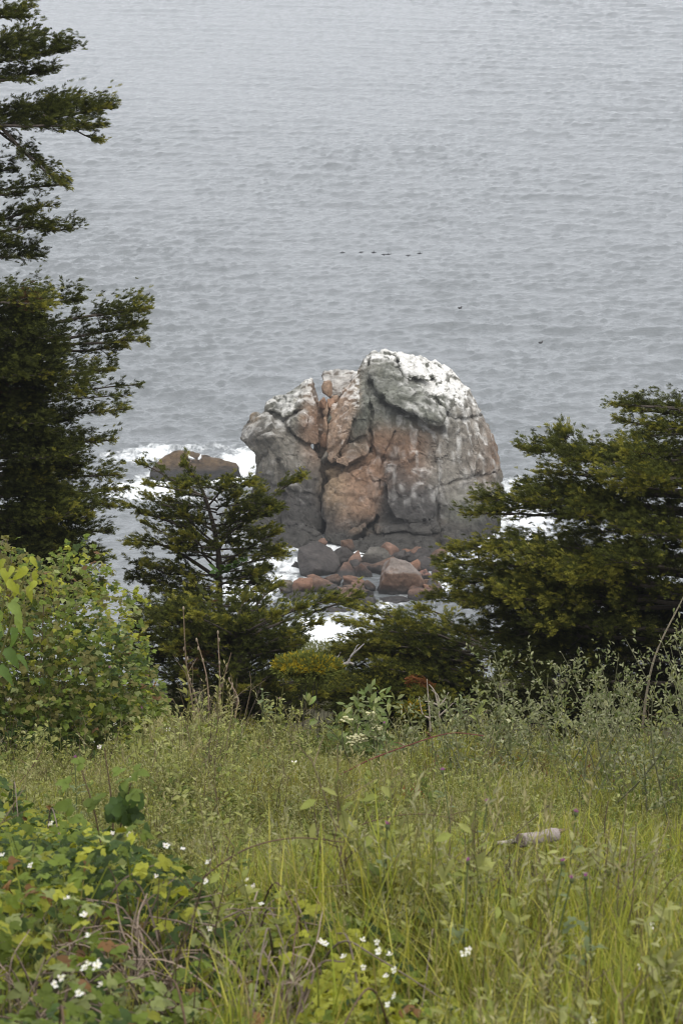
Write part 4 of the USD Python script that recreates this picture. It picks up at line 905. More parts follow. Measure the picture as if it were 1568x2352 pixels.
G_MID, G_YEL, G_DRK, G_RED, G_PAL = (0.135, 0.18, 0.03), (0.29, 0.30, 0.04), (0.05, 0.08, 0.022), (0.22, 0.12, 0.05), (0.23, 0.26, 0.095)
CANE, DEADW = np.array([0.13, 0.085, 0.055]), np.array([0.19, 0.15, 0.115])
def flower(parent, p, s, r, kind='white'):
    n = unit(np.array([r.normal() * 0.7, -0.6 + r.normal() * 0.45, 0.75 + r.normal() * 0.3]))
    x = unit(np.cross(n, [0.3, 0.2, 1.0])); yv = np.cross(n, x)
    R = np.stack([x, yv, n], 1)
    c = trimesh.creation.icosphere(1, radius=0.16 * s)
    fl = obj('flower', (np.array(c.vertices) * [1, 1, 0.6] @ R.T + p, np.array(c.faces)), 'petal', parent, smooth=True, tint=(0.42, 0.40, 0.12))
    for k in range(5 if r.random() < 0.7 else 4):
        a = k * 2 * math.pi / 5 + r.normal() * 0.12
        v, f = leaflet(0.62 * s, 0.46 * s, 4, -0.2, r.uniform(-0.7, 0.5), 0, k, 0.62)
        A_ = trimesh.transformations.euler_matrix(0, -0.15 - 0.25 * r.random(), a)[:3, :3]
        obj('petal', (v @ A_.T @ R.T + p, f), 'petal', fl, tint=(0.80, 0.74, 0.74) if r.random() < 0.3 else (0.82, 0.81, 0.78))

FOOT = []
def bramble(name, label, pix, n, hgt, seed, size=(0.075, 0.13), protos=None, cols=None, single=300, canes=14, crest=None, keep=0.1, shell=0.75, power=2.2, core=0, holes=None):
    r = np.random.default_rng(seed)
    t = thing(name, label, 'bramble')
    C = pix if abs(pix[0][1]) < 40 else footprint(pix)
    FOOT.append((C, keep))
    q = poly_points(r, C, n)
    gap = fbm(np.stack([q[:, 0] * 2.6, q[:, 1] * 1.5, np.full(len(q), seed + 0.5)], -1), 3, seed + 9)
    if keep > 0.05:
        q = q[r.random(len(q)) > np.clip((gap - 0.04) * 5, 0, 0.75)]
    if holes:
        for hx, hy in holes:
            o = on_ground(hx, hy, 0.1)
            q = q[((q[:, 0] - o[0]) / 0.13) ** 2 + ((q[:, 1] - o[1]) / 0.5) ** 2 + 0.6 * r.random(len(q)) > 1]
    n = len(q)
    from shapely.geometry import Polygon, Point
    from shapely import distance, points
    ring = Polygon(C).exterior
    edge = distance(points(q), ring)
    H = hgt * np.clip(edge / 0.34, 0.12, 1) ** 0.6 * (0.90 + 0.9 * fbm(np.stack([q[:, 0] * 1.5, q[:, 1] * 0.9, np.full(n, seed)], -1), 3, seed))
    if crest is not None:
        H = H * crest(q)
    H = np.clip(H, 0.06, 3)
    u = 1 - shell * r.random(n) ** power
    z = ground(q[:, 0], q[:, 1]) + H * u
    pos = np.stack([q[:, 0], q[:, 1], z], -1)
    yaw = r.uniform(0, 2 * np.pi, n)
    d = np.stack([np.cos(yaw), np.sin(yaw), r.normal(-0.1, 0.35, n)], -1)
    up = unit(np.stack([r.normal(0, 0.4, n), r.normal(-0.3, 0.4, n), np.ones(n)], -1))
    s = r.uniform(*size, n)
    C_, w_ = cols or ([G_MID, G_YEL, G_DRK, G_RED, G_PAL], [5, 3.2, 2.4, 0.25, 1.6])
    C_ = np.array(C_)
    f1, f2, f3 = (fbm(pos * np.array([1.7, 1.0, 1.7]), 3, seed + 3 + 7 * k) for k in range(3))
    W = np.stack([np.full(n, w_[0], float), w_[1] * np.exp(9 * f1), w_[2] * np.exp(9 * f2), w_[3] * np.exp(11 * f3), w_[4] * np.exp(-7 * f1)] + [np.full(n, float(x)) for x in w_[5:]], 1)
    W = np.cumsum(W / W.sum(1, keepdims=True), 1)
    pick = np.minimum((r.random(n)[:, None] > W).sum(1), len(C_) - 1)
    col = C_[pick] * np.exp(r.normal(size=(n, 1)) * 0.2)
    if core:
        q2 = q[r.integers(0, n, core)] + r.normal(size=(core, 2)) * 0.03
        h2 = H[cKDTree(q).query(q2)[1]]
        p2 = np.stack([q2[:, 0], q2[:, 1], ground(q2[:, 0], q2[:, 1]) + h2 * r.random(core) * 0.72], -1)
        y2 = r.uniform(0, 2 * np.pi, core)
        pos = np.vstack([pos, p2]); d = np.vstack([d, np.stack([np.cos(y2), np.sin(y2), r.normal(-0.3, 0.4, core)], -1)])
        up = np.vstack([up, unit(np.stack([r.normal(0, 0.4, core), r.normal(-0.8, 0.4, core), np.ones(core)], -1))])
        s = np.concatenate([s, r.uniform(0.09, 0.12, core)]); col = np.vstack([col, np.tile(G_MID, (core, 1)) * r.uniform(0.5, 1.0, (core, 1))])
    leaves(t, protos or COMP5, pos, d, up, s, col, r, single)
    for k in range(canes):
        i, j = r.integers(0, n, 2)
        a, b = pos[i], pos[j]
        b = a + (b - a) * min(1, 0.9 / (np.linalg.norm(b - a) + 1e-6))
        ga = np.array([a[0], a[1], ground(a[0], a[1]) + 0.02]); gb = np.array([b[0], b[1], ground(b[0], b[1]) + 0.1])
        m = (a + b) / 2; m[2] = max(a[2], b[2]) + 0.02 + 0.12 * hgt * r.random()
        c = curve([ga, (ga + m) / 2 + [0, 0, 0.12], m, gb], 16)
        obj('cane', tube(c, np.linspace(0.0045, 0.0022, 16), 5), 'wood', t, smooth=True, tint=CANE if r.random() < 0.6 else DEADW)
    return t, r
# near brambles, lower left and lower centre
br1, rr1 = bramble('bramble_bush', 'leafy bramble bush with white flowers filling the lower left corner', [(-420,2000),(-100,1960),(120,1960),(330,2020),(470,2110),(560,2190),(530,2290),(480,2420),(430,2900),(-500,2900)], 6800, 0.46, 301, holes=[(320,2270),(90,2330)], size=(0.045, 0.088), keep=0.04, shell=0.95, power=1.6, cols=([G_MID, G_YEL, G_DRK, G_RED, G_PAL], [6, 2.0, 3, 0.10, 1.4]))
br2, rr2 = bramble('bramble_bush', 'lower yellow-green bramble patch with white flowers at the bottom centre', [(480,2120),(640,2130),(800,2180),(1000,2250),(1070,2340),(1085,2420),(1050,2900),(430,2900),(480,2420),(530,2200)], 2500, 0.32, 302, holes=[(640,2330)], size=(0.042, 0.08), keep=0.24, shell=0.95, power=1.6, cols=([G_MID, G_YEL, G_DRK, G_RED, G_PAL], [5, 3.4, 1.8, 0.10, 1.6]))
FL1 = [(302,1785),(115,1890),(70,1988),(382,1943),(420,1950),(205,2149),(202,2215),(222,2223),(232,2263),(182,2283),(125,2262),(5,1963),(155,2065),(192,2103),(260,1915),(294,1916),(360,2012)]
FL2 = [(478,1980),(552,2030),(570,2050),(582,2038),(600,2077),(472,2025),(482,2133),(832,2158),(866,2165),(896,2193),(906,2229),(834,2223),(906,2289),(891,2309),(886,2243),(790,2197),(747,2168),(1076,2184)]
for fl, b, rr in ((FL1, br1, rr1), (FL2, br2, rr2)):
    for x, y in fl:
        for k in range(1 + (rr.random() < 0.25)):
            p = on_ground(x, y, 0.46 if b is br1 else 0.33)
            flower(b, p + rr.normal(size=3) * 0.018 * k, rr.uniform(0.016, 0.024), rr)
# the dark leafy shoot standing up from the bush
sh = thing('bramble_shoot', 'upright bramble shoot with a drooping clump of big dark leaves', 'bramble')
p0 = on_ground(245, 2010, 0.2)
tip = at(300, 1800, p0[1] - 0.2)
for a, b, rad in ((p0, tip, 0.005), (p0 + [0.03, 0, 0], at(240, 1720, p0[1]), 0.0045), (p0, at(175, 1735, p0[1]), 0.004)):
    obj('stem', tube(curve([a, (a + b) / 2 + [0.01, 0, 0.02], b], 10), np.linspace(rad, rad * 0.5, 10), 5), 'wood', sh, smooth=True, tint=CANE)
rs = np.random.default_rng(9)
for k in range(26):
    dark = k < 14
    x, y = (rs.uniform(235, 318), rs.uniform(1800, 1878)) if dark else (rs.uniform(150, 300), rs.uniform(1735, 1900))
    p = at(x, y, p0[1] - 0.15 + rs.normal() * 0.06)
    v, f = COMP5[k % 7]
    M = frames(np.array([[rs.normal(), rs.normal() * 0.5, -0.5 - rs.random()]]) if dark else np.array([[rs.normal(), rs.normal(), 0.1]]), np.array([0, -0.7, 0.8]), np.zeros(1), [rs.uniform(0.07, 0.10)])[0]
    obj('leaf', (v @ M.T + p, f), 'leaf', sh, smooth=True, tint=np.array((0.055, 0.09, 0.028)) * rs.uniform(0.6, 1.4) if dark else np.array((0.14, 0.19, 0.04)) * rs.uniform(0.8, 1.3))
# thicket at the left by the cypress
def crest_left(q):
    return np.interp(q[:, 0], [-3.4, -2.55, -2.0, -1.6, -1.42, -1.25], [1.08, 1.04, 0.94, 0.84, 0.6, 0.25]) * np.interp(q[:, 1], [19.9, 20.6, 23], [0.7, 1, 1])
br3, rr3 = bramble('bramble_thicket', 'high mounded bramble thicket at the left edge, in front of the dense cypress', [(-3.6, 19.9), (-1.95, 19.9), (-1.45, 20.3), (-1.25, 21.0), (-1.3, 22.6), (-3.6, 22.9)], 7800, 1.75, 303, size=(0.055, 0.095), protos=COMP4, cols=([G_MID, (0.17, 0.16, 0.05), G_YEL, G_DRK, (0.20, 0.12, 0.06), G_PAL], [6, 3, 2.2, 1.2, 0.25, 2.6]), crest=crest_left, canes=10, keep=0.02, shell=0.8, power=1.3, core=2200)
# grey-green willow scrub on the right
def oval_bush(name, label, cat, pix, n, hgt, seed, cols, size, crest=None, twigs=40, single=300, keep=0.3):
    r = np.random.default_rng(seed)
    t = thing(name, label, cat)
    C = pix if abs(pix[0][1]) < 40 else footprint(pix)
    FOOT.append((C, keep))
    P_, D_, U_ = [], [], []
    base = poly_points(r, C, twigs)
    per = n // twigs
    cr = crest(base) if crest is not None else np.ones(len(base))
    for k in range(twigs):
        g = np.array([*base[k], ground(*base[k])])
        h = hgt * cr[k] * r.uniform(0.6, 1.15)
        e = g + np.array([r.normal() * 0.3 * h, r.normal() * 0.25 * h - 0.1 * h, h])
        c = curve([g, g + (e - g) * 0.5 + r.normal(size=3) * 0.06, e], 12)
        obj('stem', tube(c, np.linspace(0.006, 0.002, 12), 4), 'wood', t, tint=(0.15, 0.15, 0.08))
        side = []
        for j in range(7):
            i0 = r.integers(2, 11)
            w = unit(np.array([r.normal(), r.normal(), 0.8 + r.random()])) * h * r.uniform(0.18, 0.4)
            side.append(np.linspace(c[i0], c[i0] + w, 6))
        allc = [c] + side
        for j in range(per):
            cc = allc[r.integers(0, len(allc))]
            i = r.integers(1, len(cc)) if cc is not c else r.integers(3, 12)
            fr = r.random()
            p = cc[i - 1] + (cc[i] - cc[i - 1]) * fr
            ax = unit(cc[i] - cc[i - 1])
            d = unit(ax * 0.7 + unit(r.normal(size=3)) * 0.8)
            P_.append(p); D_.append(d); U_.append(unit(np.array([r.normal() * 0.5, -0.4 + r.normal() * 0.5, 1.0])))
    P_, D_, U_ = np.array(P_), np.array(D_), np.array(U_)
    s = r.uniform(*size, len(P_))
    leaves(t, OVAL, P_, D_, U_, s, mixcol(r, len(P_), *cols), r, single)
    return t
WIL = ([(0.17, 0.185, 0.085), (0.235, 0.245, 0.135), (0.10, 0.125, 0.045), (0.30, 0.30, 0.19)], [4, 3, 2.5, 1.2])
wil = oval_bush('willow_scrub', 'grey-green small-leaved scrub spreading along the right side below the broad cypress', 'shrub', [(0.3, 19.6), (0.75, 21.6), (3.6, 22.2), (3.5, 14.2), (2.0, 14.4), (1.15, 16.5), (0.55, 18.2)], 18000, 0.78, 401, WIL, (0.025, 0.042), crest=lambda q: np.clip(0.62 + (q[:, 0] - 0.4) * 0.30, 0.5, 1.5), twigs=180)
tw = curve([at(1470, 1700, 20.5), at(1500, 1520, 20.5), at(1572, 1365, 20.6)], 16)
obj('stem', tube(tw, np.linspace(0.012, 0.005, 16), 5), 'wood', wil, smooth=True, tint=(0.20, 0.17, 0.12))
# low mixed herbs along the crest
herb = oval_bush('umbel_plant', 'clump of broad pale-green leaves with creamy flower heads at the meadow crest', 'plant', [(0.02, 19.2), (0.30, 19.2), (0.34, 20.3), (0.0, 20.3)], 560, 0.50, 402, ([(0.19, 0.23, 0.09), (0.14, 0.19, 0.06), (0.26, 0.28, 0.13)], [3, 3, 2]), (0.045, 0.09), twigs=18, single=200)
rh = np.random.default_rng(3)
for x, y in [(818,1694),(836,1690),(850,1688),(866,1692),(872,1672),(826,1702),(806,1706),(790,1650),(850,1640)]:
    p = at(x, y, 19.3)
    B = Bag()
    for k in range(16):
        o = np.array([rh.normal() * 0.03, rh.normal() * 0.02, rh.normal() * 0.008])
        m = trimesh.creation.icosphere(0, radius=0.013); B.add(np.array(m.vertices) * [1, 1, 0.6] + p + o * [0.8, 0.8, 1], m.faces)
    obj('flower_head', B.mesh(), 'petal', herb, tint=(0.60, 0.58, 0.36))

# ------------------------------------------------------------------ grass and small weeds
def blades(n, h, spread, w, seed, lean=0.35, cols=None, wts=None):
    r = np.random.default_rng(seed)
    B = Bag()
    for k in range(n):
        o = np.array([r.normal() * spread, r.normal() * spread, 0])
        a = r.uniform(0, 2 * np.pi); hh = h * r.uniform(0.5, 1.15)
        d = np.array([math.cos(a), math.sin(a), 0]) * lean * r.uniform(0.2, 1.3)
        sd = np.array([-math.sin(a), math.cos(a), 0]) * w * 0.5
        t = np.array([0, 0.4, 0.75, 1.0])
        c = o + np.stack([t ** 2, t ** 2, 0 * t], -1) * d * hh + np.array([0, 0, 1.0]) * (hh * (t - 0.25 * lean * t ** 2))[:, None]
        V = [c[0] - sd, c[0] + sd, c[1] - sd, c[1] + sd, c[2] - sd * 0.7, c[2] + sd * 0.7, c[3]]
        B.add(V, [(0, 1, 3), (0, 3, 2), (2, 3, 5), (2, 5, 4), (4, 5, 6)], mixcol(r, 1, cols, wts)[0])
    return B
def stalks(n, h, seed, headc, stemc, head=(0.10, 0.012)):
    """Flowering grass: thin stems with a loose plume of spikelets."""
    r = np.random.default_rng(seed)
    B = Bag()
    for k in range(n):
        o = np.array([r.normal() * 0.05, r.normal() * 0.05, 0]); hh = h * r.uniform(0.7, 1.15)
        a = r.uniform(0, 2 * np.pi); dv = np.array([math.cos(a), math.sin(a), 0]) * r.uniform(0.05, 0.3)
        c = curve([o, o + [0, 0, hh * 0.55], o + dv * hh + [0, 0, hh]], 5)
        v, f = tube(c, [0.0017, 0.0015, 0.0012, 0.001, 0.0008], 3); B.add(v, f, stemc)
        ax = unit(c[-1] - c[-2])
        for j in range(9):
            p = c[-1] + ax * head[0] * (j / 9.0 - 0.7)
            e = unit(ax + r.normal(size=3) * 0.45) * 0.028
            w = unit(np.cross(e, r.normal(size=3))) * 0.0035
            B.add([p, p + e * 0.5 + w, p + e, p + e * 0.5 - w], [(0, 1, 2), (0, 2, 3)], np.array(headc) * r.uniform(0.7, 1.2))
    return B
def weed(h, n, L, seed, cols, wts, stems=3):
    """A leafy weed: upright stems set with small narrow leaves."""
    r = np.random.default_rng(seed)
    B = Bag()
    for s in range(stems):
        o = np.array([r.normal() * 0.03, r.normal() * 0.03, 0]); e = o + np.array([r.normal() * 0.14 * h, r.normal() * 0.14 * h, h * r.uniform(0.6, 1.1)])
        c = curve([o, (o + e) / 2 + r.normal(size=3) * 0.02, e], 6)
        v, f = tube(c, np.linspace(0.003, 0.0012, 6), 3); B.add(v, f, np.array(cols[0]) * 0.8)
        for k in range(n):
            t = 0.15 + 0.85 * r.random(); p = c[0] + (c[-1] - c[0]) * t
            v, f = OVAL[r.integers(0, 4)]
            a = r.uniform(0, 2 * np.pi)
            M = frames(np.array([[math.cos(a), math.sin(a), r.uniform(0.1, 0.9)]]), np.array([0, 0, 1.0]), r.normal(size=1) * 0.4, [L * r.uniform(0.6, 1.2) * (1.15 - 0.5 * t)])[0]
            B.add(v @ M.T + p, f, mixcol(r, 1, cols, wts)[0])
    return B
GR1 = ([(0.27, 0.265, 0.05), (0.36, 0.335, 0.075), (0.16, 0.175, 0.035), (0.42, 0.38, 0.19)], [4, 3, 2, 1.3])
GR2 = ([(0.26, 0.28, 0.042), (0.20, 0.235, 0.036), (0.34, 0.32, 0.065), (0.38, 0.32, 0.14)], [4, 4, 2, 0.8])
WE1 = ([(0.30, 0.305, 0.10), (0.38, 0.375, 0.17), (0.20, 0.215, 0.05)], [3, 2, 2])
PROTO = [('grass_tuft', blades(22, 0.32, 0.06, 0.0042, 1, 0.65, *GR1)), ('grass_tuft', blades(24, 0.21, 0.07, 0.004, 2, 0.8, *GR1)), ('grass_tuft', blades(24, 0.44, 0.05, 0.0045, 3, 0.45, *GR2)), ('grass_tuft', blades(22, 0.32, 0.06, 0.0048, 4, 0.65, *GR2)),
         ('seed_grass', stalks(6, 0.50, 5, (0.40, 0.36, 0.20), (0.30, 0.27, 0.12))), ('seed_grass', stalks(7, 0.42, 6, (0.34, 0.33, 0.19), (0.22, 0.22, 0.09))),
         ('weed', weed(0.34, 16, 0.045, 7, *WE1)), ('weed', weed(0.42, 20, 0.036, 8, *WE1)), ('weed', weed(0.26, 14, 0.06, 9, [(0.13, 0.17, 0.045), (0.17, 0.21, 0.05)], [1, 1])), ('weed', weed(0.22, 12, 0.055, 10, [(0.22, 0.12, 0.05), (0.26, 0.19, 0.06), (0.16, 0.17, 0.05)], [2, 1, 2]))]
def twigs_(n, h, seed, col):
    r = np.random.default_rng(seed)
    B = Bag()
    for k in range(n):
        o = np.array([r.normal() * 0.05, r.normal() * 0.05, 0]); e = o + np.array([r.normal() * 0.2 * h, r.normal() * 0.2 * h, h * r.uniform(0.6, 1.1)])
        v, f = tube(curve([o, (o + e) / 2 + r.normal(size=3) * 0.03, e], 6), np.linspace(0.0032, 0.0014, 6), 3); B.add(v, f, np.array(col) * r.uniform(0.7, 1.3))
        for j in range(3):
            b = o + (e - o) * r.uniform(0.4, 1); d = unit(np.array([r.normal(), r.normal(), 0.8])) * h * 0.2
            v, f = tube([b, b + d * 0.5, b + d], [0.0018, 0.0014, 0.001], 3); B.add(v, f, np.array(col) * r.uniform(0.7, 1.3))
    return B
PROTO += [('tall_weed', weed(0.52, 22, 0.075, 31, [(0.21, 0.235, 0.06), (0.28, 0.29, 0.09)], [1, 1], 2)), ('tall_weed', weed(0.46, 26, 0.06, 32, [(0.27, 0.28, 0.10), (0.33, 0.33, 0.14)], [1, 1], 2)), ('dead_twig', twigs_(4, 0.45, 33, (0.13, 0.095, 0.065))), ('dead_twig', twigs_(3, 0.55, 34, (0.22, 0.17, 0.11))), ('dead_blades', blades(16, 0.22, 0.07, 0.004, 35, 0.9, [(0.34, 0.27, 0.14), (0.26, 0.19, 0.09)], [1, 1]))]
gr = UsdGeom.PointInstancer.Define(stage, '/World/meadow_grass')
tag(gr, 'mixed green grass and low weeds covering the sloping meadow', 'grass', kind='stuff')
rel = gr.CreatePrototypesRel()
UsdGeom.Scope.Define(stage, '/World/meadow_grass/kinds')
for nm, B in PROTO:
    o = obj(nm, B.mesh(), 'leaf', stage.GetPrimAtPath('/World/meadow_grass/kinds'), tint=B.tint())
    rel.AddTarget(o.GetPath())
rg = np.random.default_rng(88)
NG = 46000
yy = 6.0 + (23.2 - 6.0) * rg.random(NG) ** 0.85
xx = rg.uniform(-1, 1, NG) * (0.1235 * yy + 1.9)
pt = np.stack([xx, yy, 0 * xx], -1)
lush = np.clip(0.35 + 0.30 * (xx / (0.1235 * yy)) + (13 - yy) * 0.07 + 1.6 * fbm(pt * 0.6, 3, 90), 0, 1)
weedy = np.clip(0.58 + 2.4 * fbm(pt * 0.9, 3, 91) + (yy - 14) * 0.03, 0.05, 0.9)
ids = np.zeros(NG, int)
u1, u2, u3 = rg.random(NG), rg.random(NG), rg.random(NG)
ids = np.where(u1 < lush, np.where(u2 < 0.5, 2, 3), np.where(u2 < 0.5, 0, 1))
ids = np.where(u3 < 0.8 * weedy, np.where(u2 < 0.33, 6, np.where(u2 < 0.66, 7, 8)), ids)
ids = np.where((u3 > 0.965), np.where(u2 < 0.5, 4, 5), ids)
ids = np.where((u3 > 0.70) & (u3 < 0.70 + 0.25 * np.clip(fbm(pt * 0.8, 3, 93) * 4, 0, 1)), 9, ids)
from shapely.geometry import Polygon
from shapely import contains_xy
on = np.ones(NG, bool)
lp_ = on_ground(1232, 1960, 0.0)
for C, keep in FOOT:
    on &= ~(contains_xy(Polygon(C), xx, yy) & (rg.random(NG) > keep))
bare = fbm(pt * 1.3, 3, 95)
on &= rg.random(NG) > np.clip((bare - 0.05) * 4, 0, 0.75)
on &= ~((np.abs(xx - lp_[0]) < 0.36) & (yy > lp_[1] - 1.9) & (yy < lp_[1] + 0.1) & (rg.random(NG) > 0.16))
u4 = rg.random(NG)
ids = np.where(u4 < 0.022, 10, np.where(u4 < 0.045, 11, np.where(u4 < 0.060, 12, np.where(u4 < 0.070, 13, np.where(u4 < 0.070 + 0.3 * np.clip(fbm(pt * 1.2, 3, 97), 0, 1), 14, ids)))))
zz = ground(xx, yy) - 0.02
sc = rg.uniform(0.55, 1.3, NG) * (0.66 + 1.9 * np.clip(fbm(pt * 1.1, 3, 92) + 0.16, 0, 0.6)) * np.interp(yy, [6, 10, 13, 17, 20], [0.82, 0.8, 0.62, 0.58, 0.66]) * np.where((yy > 17) & (xx < -0.7), 1.25, 1.0)
yaw = rg.uniform(0, 2 * np.pi, NG)
xx, yy, zz, sc, ids, yaw = (a[on] for a in (xx, yy, zz, sc, ids, yaw))
gr.CreatePositionsAttr(Vt.Vec3fArray.FromNumpy(np.stack([xx, yy, zz], -1).astype(np.float32)))
gr.CreateProtoIndicesAttr(Vt.IntArray.FromNumpy(ids.astype(np.int32)))
gr.CreateScalesAttr(Vt.Vec3fArray.FromNumpy(np.repeat(sc[:, None], 3, 1).astype(np.float32)))
gr.CreateOrientationsAttr(Vt.QuathArray([Gf.Quath(float(math.cos(a / 2)), 0, 0, float(math.sin(a / 2))) for a in yaw]))

# ------------------------------------------------------------------ birds
def blob(centers, radii, n=2):
    """Smooth body through hulls of neighbouring spheres."""
    from manifold3d import Manifold
    M = Manifold()
    for (c0, r0), (c1, r1) in zip(zip(centers[:-1], radii[:-1]), zip(centers[1:], radii[1:])):
        a = Manifold.sphere(r0, 14).translate(tuple(map(float, c0))); b = Manifold.sphere(r1, 14).translate(tuple(map(float, c1)))
        M = M + Manifold.batch_hull([a, b])
    return meshkit.arrays(M)[:2]
def placed(mesh, yaw, p, s=1.0):
    v, f = mesh
    R = trimesh.transformations.rotation_matrix(yaw, [0, 0, 1])[:3, :3]
    return v * s @ R.T + p, f
reef_tree = cKDTree(REEF[0])
def reef_top(x, y):
    v = REEF[0]
    m = np.hypot(v[:, 0] - x, v[:, 1] - y) < 0.18
    return v[m, 2].max()
for px, yaw, dy, lab in ((438, 2.6, 0.0, 'white gull with a pale grey back standing on the reef, the left one'), (459, 1.3, 0.05, 'white gull standing upright on the reef, the right one')):
    q = at(px, 1050, 208.7 + dy)
    p = np.array([q[0], q[1], reef_top(q[0], q[1]) - 0.02])
    g = thing('gull', lab, 'gull')
    S = 1.25
    for nm, c, r_, col, mt in (('body', [(-0.20,0,0.20),(-0.06,0,0.21),(0.08,0,0.25),(0.13,0,0.33),(0.15,0,0.385)], [0.025,0.075,0.08,0.045,0.045], (0.82,0.82,0.80), 'plain'), ('bill', [(0.19,0,0.385),(0.25,0,0.372)], [0.012,0.005], (0.62,0.45,0.08), 'plain')):
        obj(nm, placed(blob(c, r_), yaw, p, S), mt, g, smooth=True, tint=col)
    for sgn in (-1, 1):
        obj('wing', placed(blob([(0.07,0.055*sgn,0.26),(-0.08,0.065*sgn,0.24),(-0.27,0.02*sgn,0.20)], [0.035,0.04,0.012]), yaw, p, S), 'plain', g, smooth=True, tint=(0.42,0.43,0.45))
        obj('leg', placed(blob([(0.0,0.03*sgn,0.16),(0.0,0.03*sgn,0.0),(0.05,0.03*sgn,-0.005)], [0.010,0.008,0.007]), yaw, p, S), 'plain', g, smooth=True, tint=(0.5,0.35,0.28))
ORD = ['leftmost', 'second from the left', 'third from the left', 'middle one', 'fifth from the left', 'sixth from the left', 'rightmost']
for k, (px, py, fl) in enumerate([(786,580,0.3),(829,579,-0.2),(858,580,0.6),(881,584,-0.4),(892,584,0.2),(937,586,-0.5),(963,582,0.5)]):
    p = on_z(px, py, 1.4)
    b = thing('seabird', ORD[k] + ' of the seven dark birds flying in line low over the sea', 'bird', 'dark seabirds flying in a line')
    yaw = 0.15 * math.sin(k * 2.0)
    BS = 0.6
    obj('body', placed(blob([(-0.42,0,0),(-0.15,0,0.02),(0.12,0,0.02),(0.36,0,0.06),(0.47,0,0.08)], [0.03,0.10,0.10,0.045,0.04]), yaw, p, BS), 'plain', b, smooth=True, tint=(0.02,0.02,0.022))
    for sgn in (-1, 1):
        obj('wing', placed(blob([(0.10,0.06*sgn,0.03),(0.06,0.32*sgn,0.03+0.32*fl),(-0.10,0.66*sgn,0.03+0.42*fl)], [0.05,0.045,0.015]), yaw, p, BS), 'plain', b, smooth=True, tint=(0.02,0.02,0.022))
for px, py, lab in ((1241, 788, 'lone dark bird floating on the sea to the right above the stack'), (1056, 708, 'tiny dark bird floating between the flock and the stack')):
    p = on_z(px, py, 0.25)
    b = thing('seabird', lab, 'bird')
    obj('body', placed(blob([(-0.28,0,0.1),(-0.1,0,0.08),(0.14,0,0.08),(0.2,0,0.2),(0.22,0,0.27)], [0.04,0.13,0.12,0.05,0.06]), 0.3, p, 0.7), 'plain', b, smooth=True, tint=(0.022,0.02,0.02))
    obj('bill', placed(blob([(0.27,0,0.27),(0.34,0,0.25)], [0.02,0.01]), 0.3, p, 0.7), 'plain', b, tint=(0.05,0.04,0.03))

# ------------------------------------------------------------------ dead wood
lp = on_ground(1232, 1960, 0.0); lp = lp + np.array([0, 0, 0.1])
lp = at(1232, 1926, lp[1] - 0.35)
lg = thing('fallen_log', 'short bleached pale log lying in the grass of the right meadow', 'log')
l0, l1 = at(1196, 1931, lp[1]), at(1279, 1917, lp[1] + 0.10)
n = 18
t = np.linspace(0, 1, n)
c = l0 + (l1 - l0) * t[:, None]
v, f = tube(c, 0.031 * (1 + 0.12 * np.sin(t * 9)), 14)
v = v + 0.022 * np.stack([fbm(v * np.array([14, 50, 50]), 3, 5 + k) for k in range(3)], -1)
obj('trunk', (v, f), 'wood', lg, smooth=True, tint=(0.31, 0.265, 0.24))
st_ = l1 + np.array([0.01, -0.01, 0.02])
obj('branch_stub', tube([st_, st_ + [0.04, 0, 0.012]], [0.012, 0.004], 6), 'wood', lg, tint=(0.20, 0.14, 0.11))
v, f = tube([l0 - (l1 - l0) * 0.04, l0], [0.033, 0.035], 14)
obj('broken_end', (v, f), 'wood', lg, tint=(0.16, 0.12, 0.11))
v, f = tube(curve([at(1140, 1937, lp[1] + 0.1), at(1165, 1936, lp[1] + 0.1), at(1190, 1930, lp[1] + 0.05)], 8), np.linspace(0.010, 0.014, 8), 7)
tag(obj('dead_branch', (v, f), 'wood', smooth=True, tint=(0.40, 0.35, 0.30)), 'pale dry branch lying just left of the bleached log', 'branch')
sg = thing('dead_snag', 'bleached white forked snag standing up beyond the yellow shrub in the gap', 'snag')
for pts, r0, r1 in (([(795,1530),(808,1505),(822,1492),(836,1479)], 0.06, 0.02), ([(812,1500),(818,1486),(824,1480)], 0.035, 0.012), ([(760,1524),(775,1510),(782,1498)], 0.03, 0.012), ([(785,1528),(800,1522),(812,1526)], 0.06, 0.04)):
    v, f = tube(curve([at(x, y, 33.0) for x, y in pts], 12), np.linspace(r0 * 0.32, r1 * 0.32, 12), 6)
    obj('limb', (v, f), 'wood', sg, smooth=True, tint=(0.38, 0.35, 0.33))
ob = thing('dead_bough', 'bright orange dead bough hanging in the low cypress at the centre', 'branch')
v, f = tube(curve([at(930,1560,31.2), at(950,1556,31), at(975,1568,31), at(992,1572,31.1)], 12), np.linspace(0.012, 0.005, 12), 5)
obj('limb', (v, f), 'wood', ob, smooth=True, tint=(0.30, 0.12, 0.05))
B = Bag(); ro = np.random.default_rng(71)
for k in range(170):
    u = ro.random(); p = np.array([np.interp(u, [0, .35, .75, 1], [930, 950, 975, 994]), np.interp(u, [0, .35, .75, 1], [1562, 1557, 1569, 1572])])
    q = at(p[0] + ro.normal() * 2, p[1] + ro.normal() * 3.5 + (ro.random() < 0.15) * 8, 31.0 + ro.normal() * 0.05)
    M = frames(unit(ro.normal(size=(1, 3)) + [1.2, 0, -0.3]), np.array([0, 0, 1.0]), ro.normal(size=1), [0.055])[0]
    v, f = SPRAYS[k % 8]
    B.add(v @ M.T + q, f, np.array((0.30, 0.125, 0.045)) * ro.uniform(0.6, 1.2))
obj('foliage', B.mesh(), 'foliage', ob, tint=B.tint(), kind='stuff')
bt = thing('bare_sapling', 'bare pale forked twigs of a small dead sapling at the meadow crest', 'sapling')
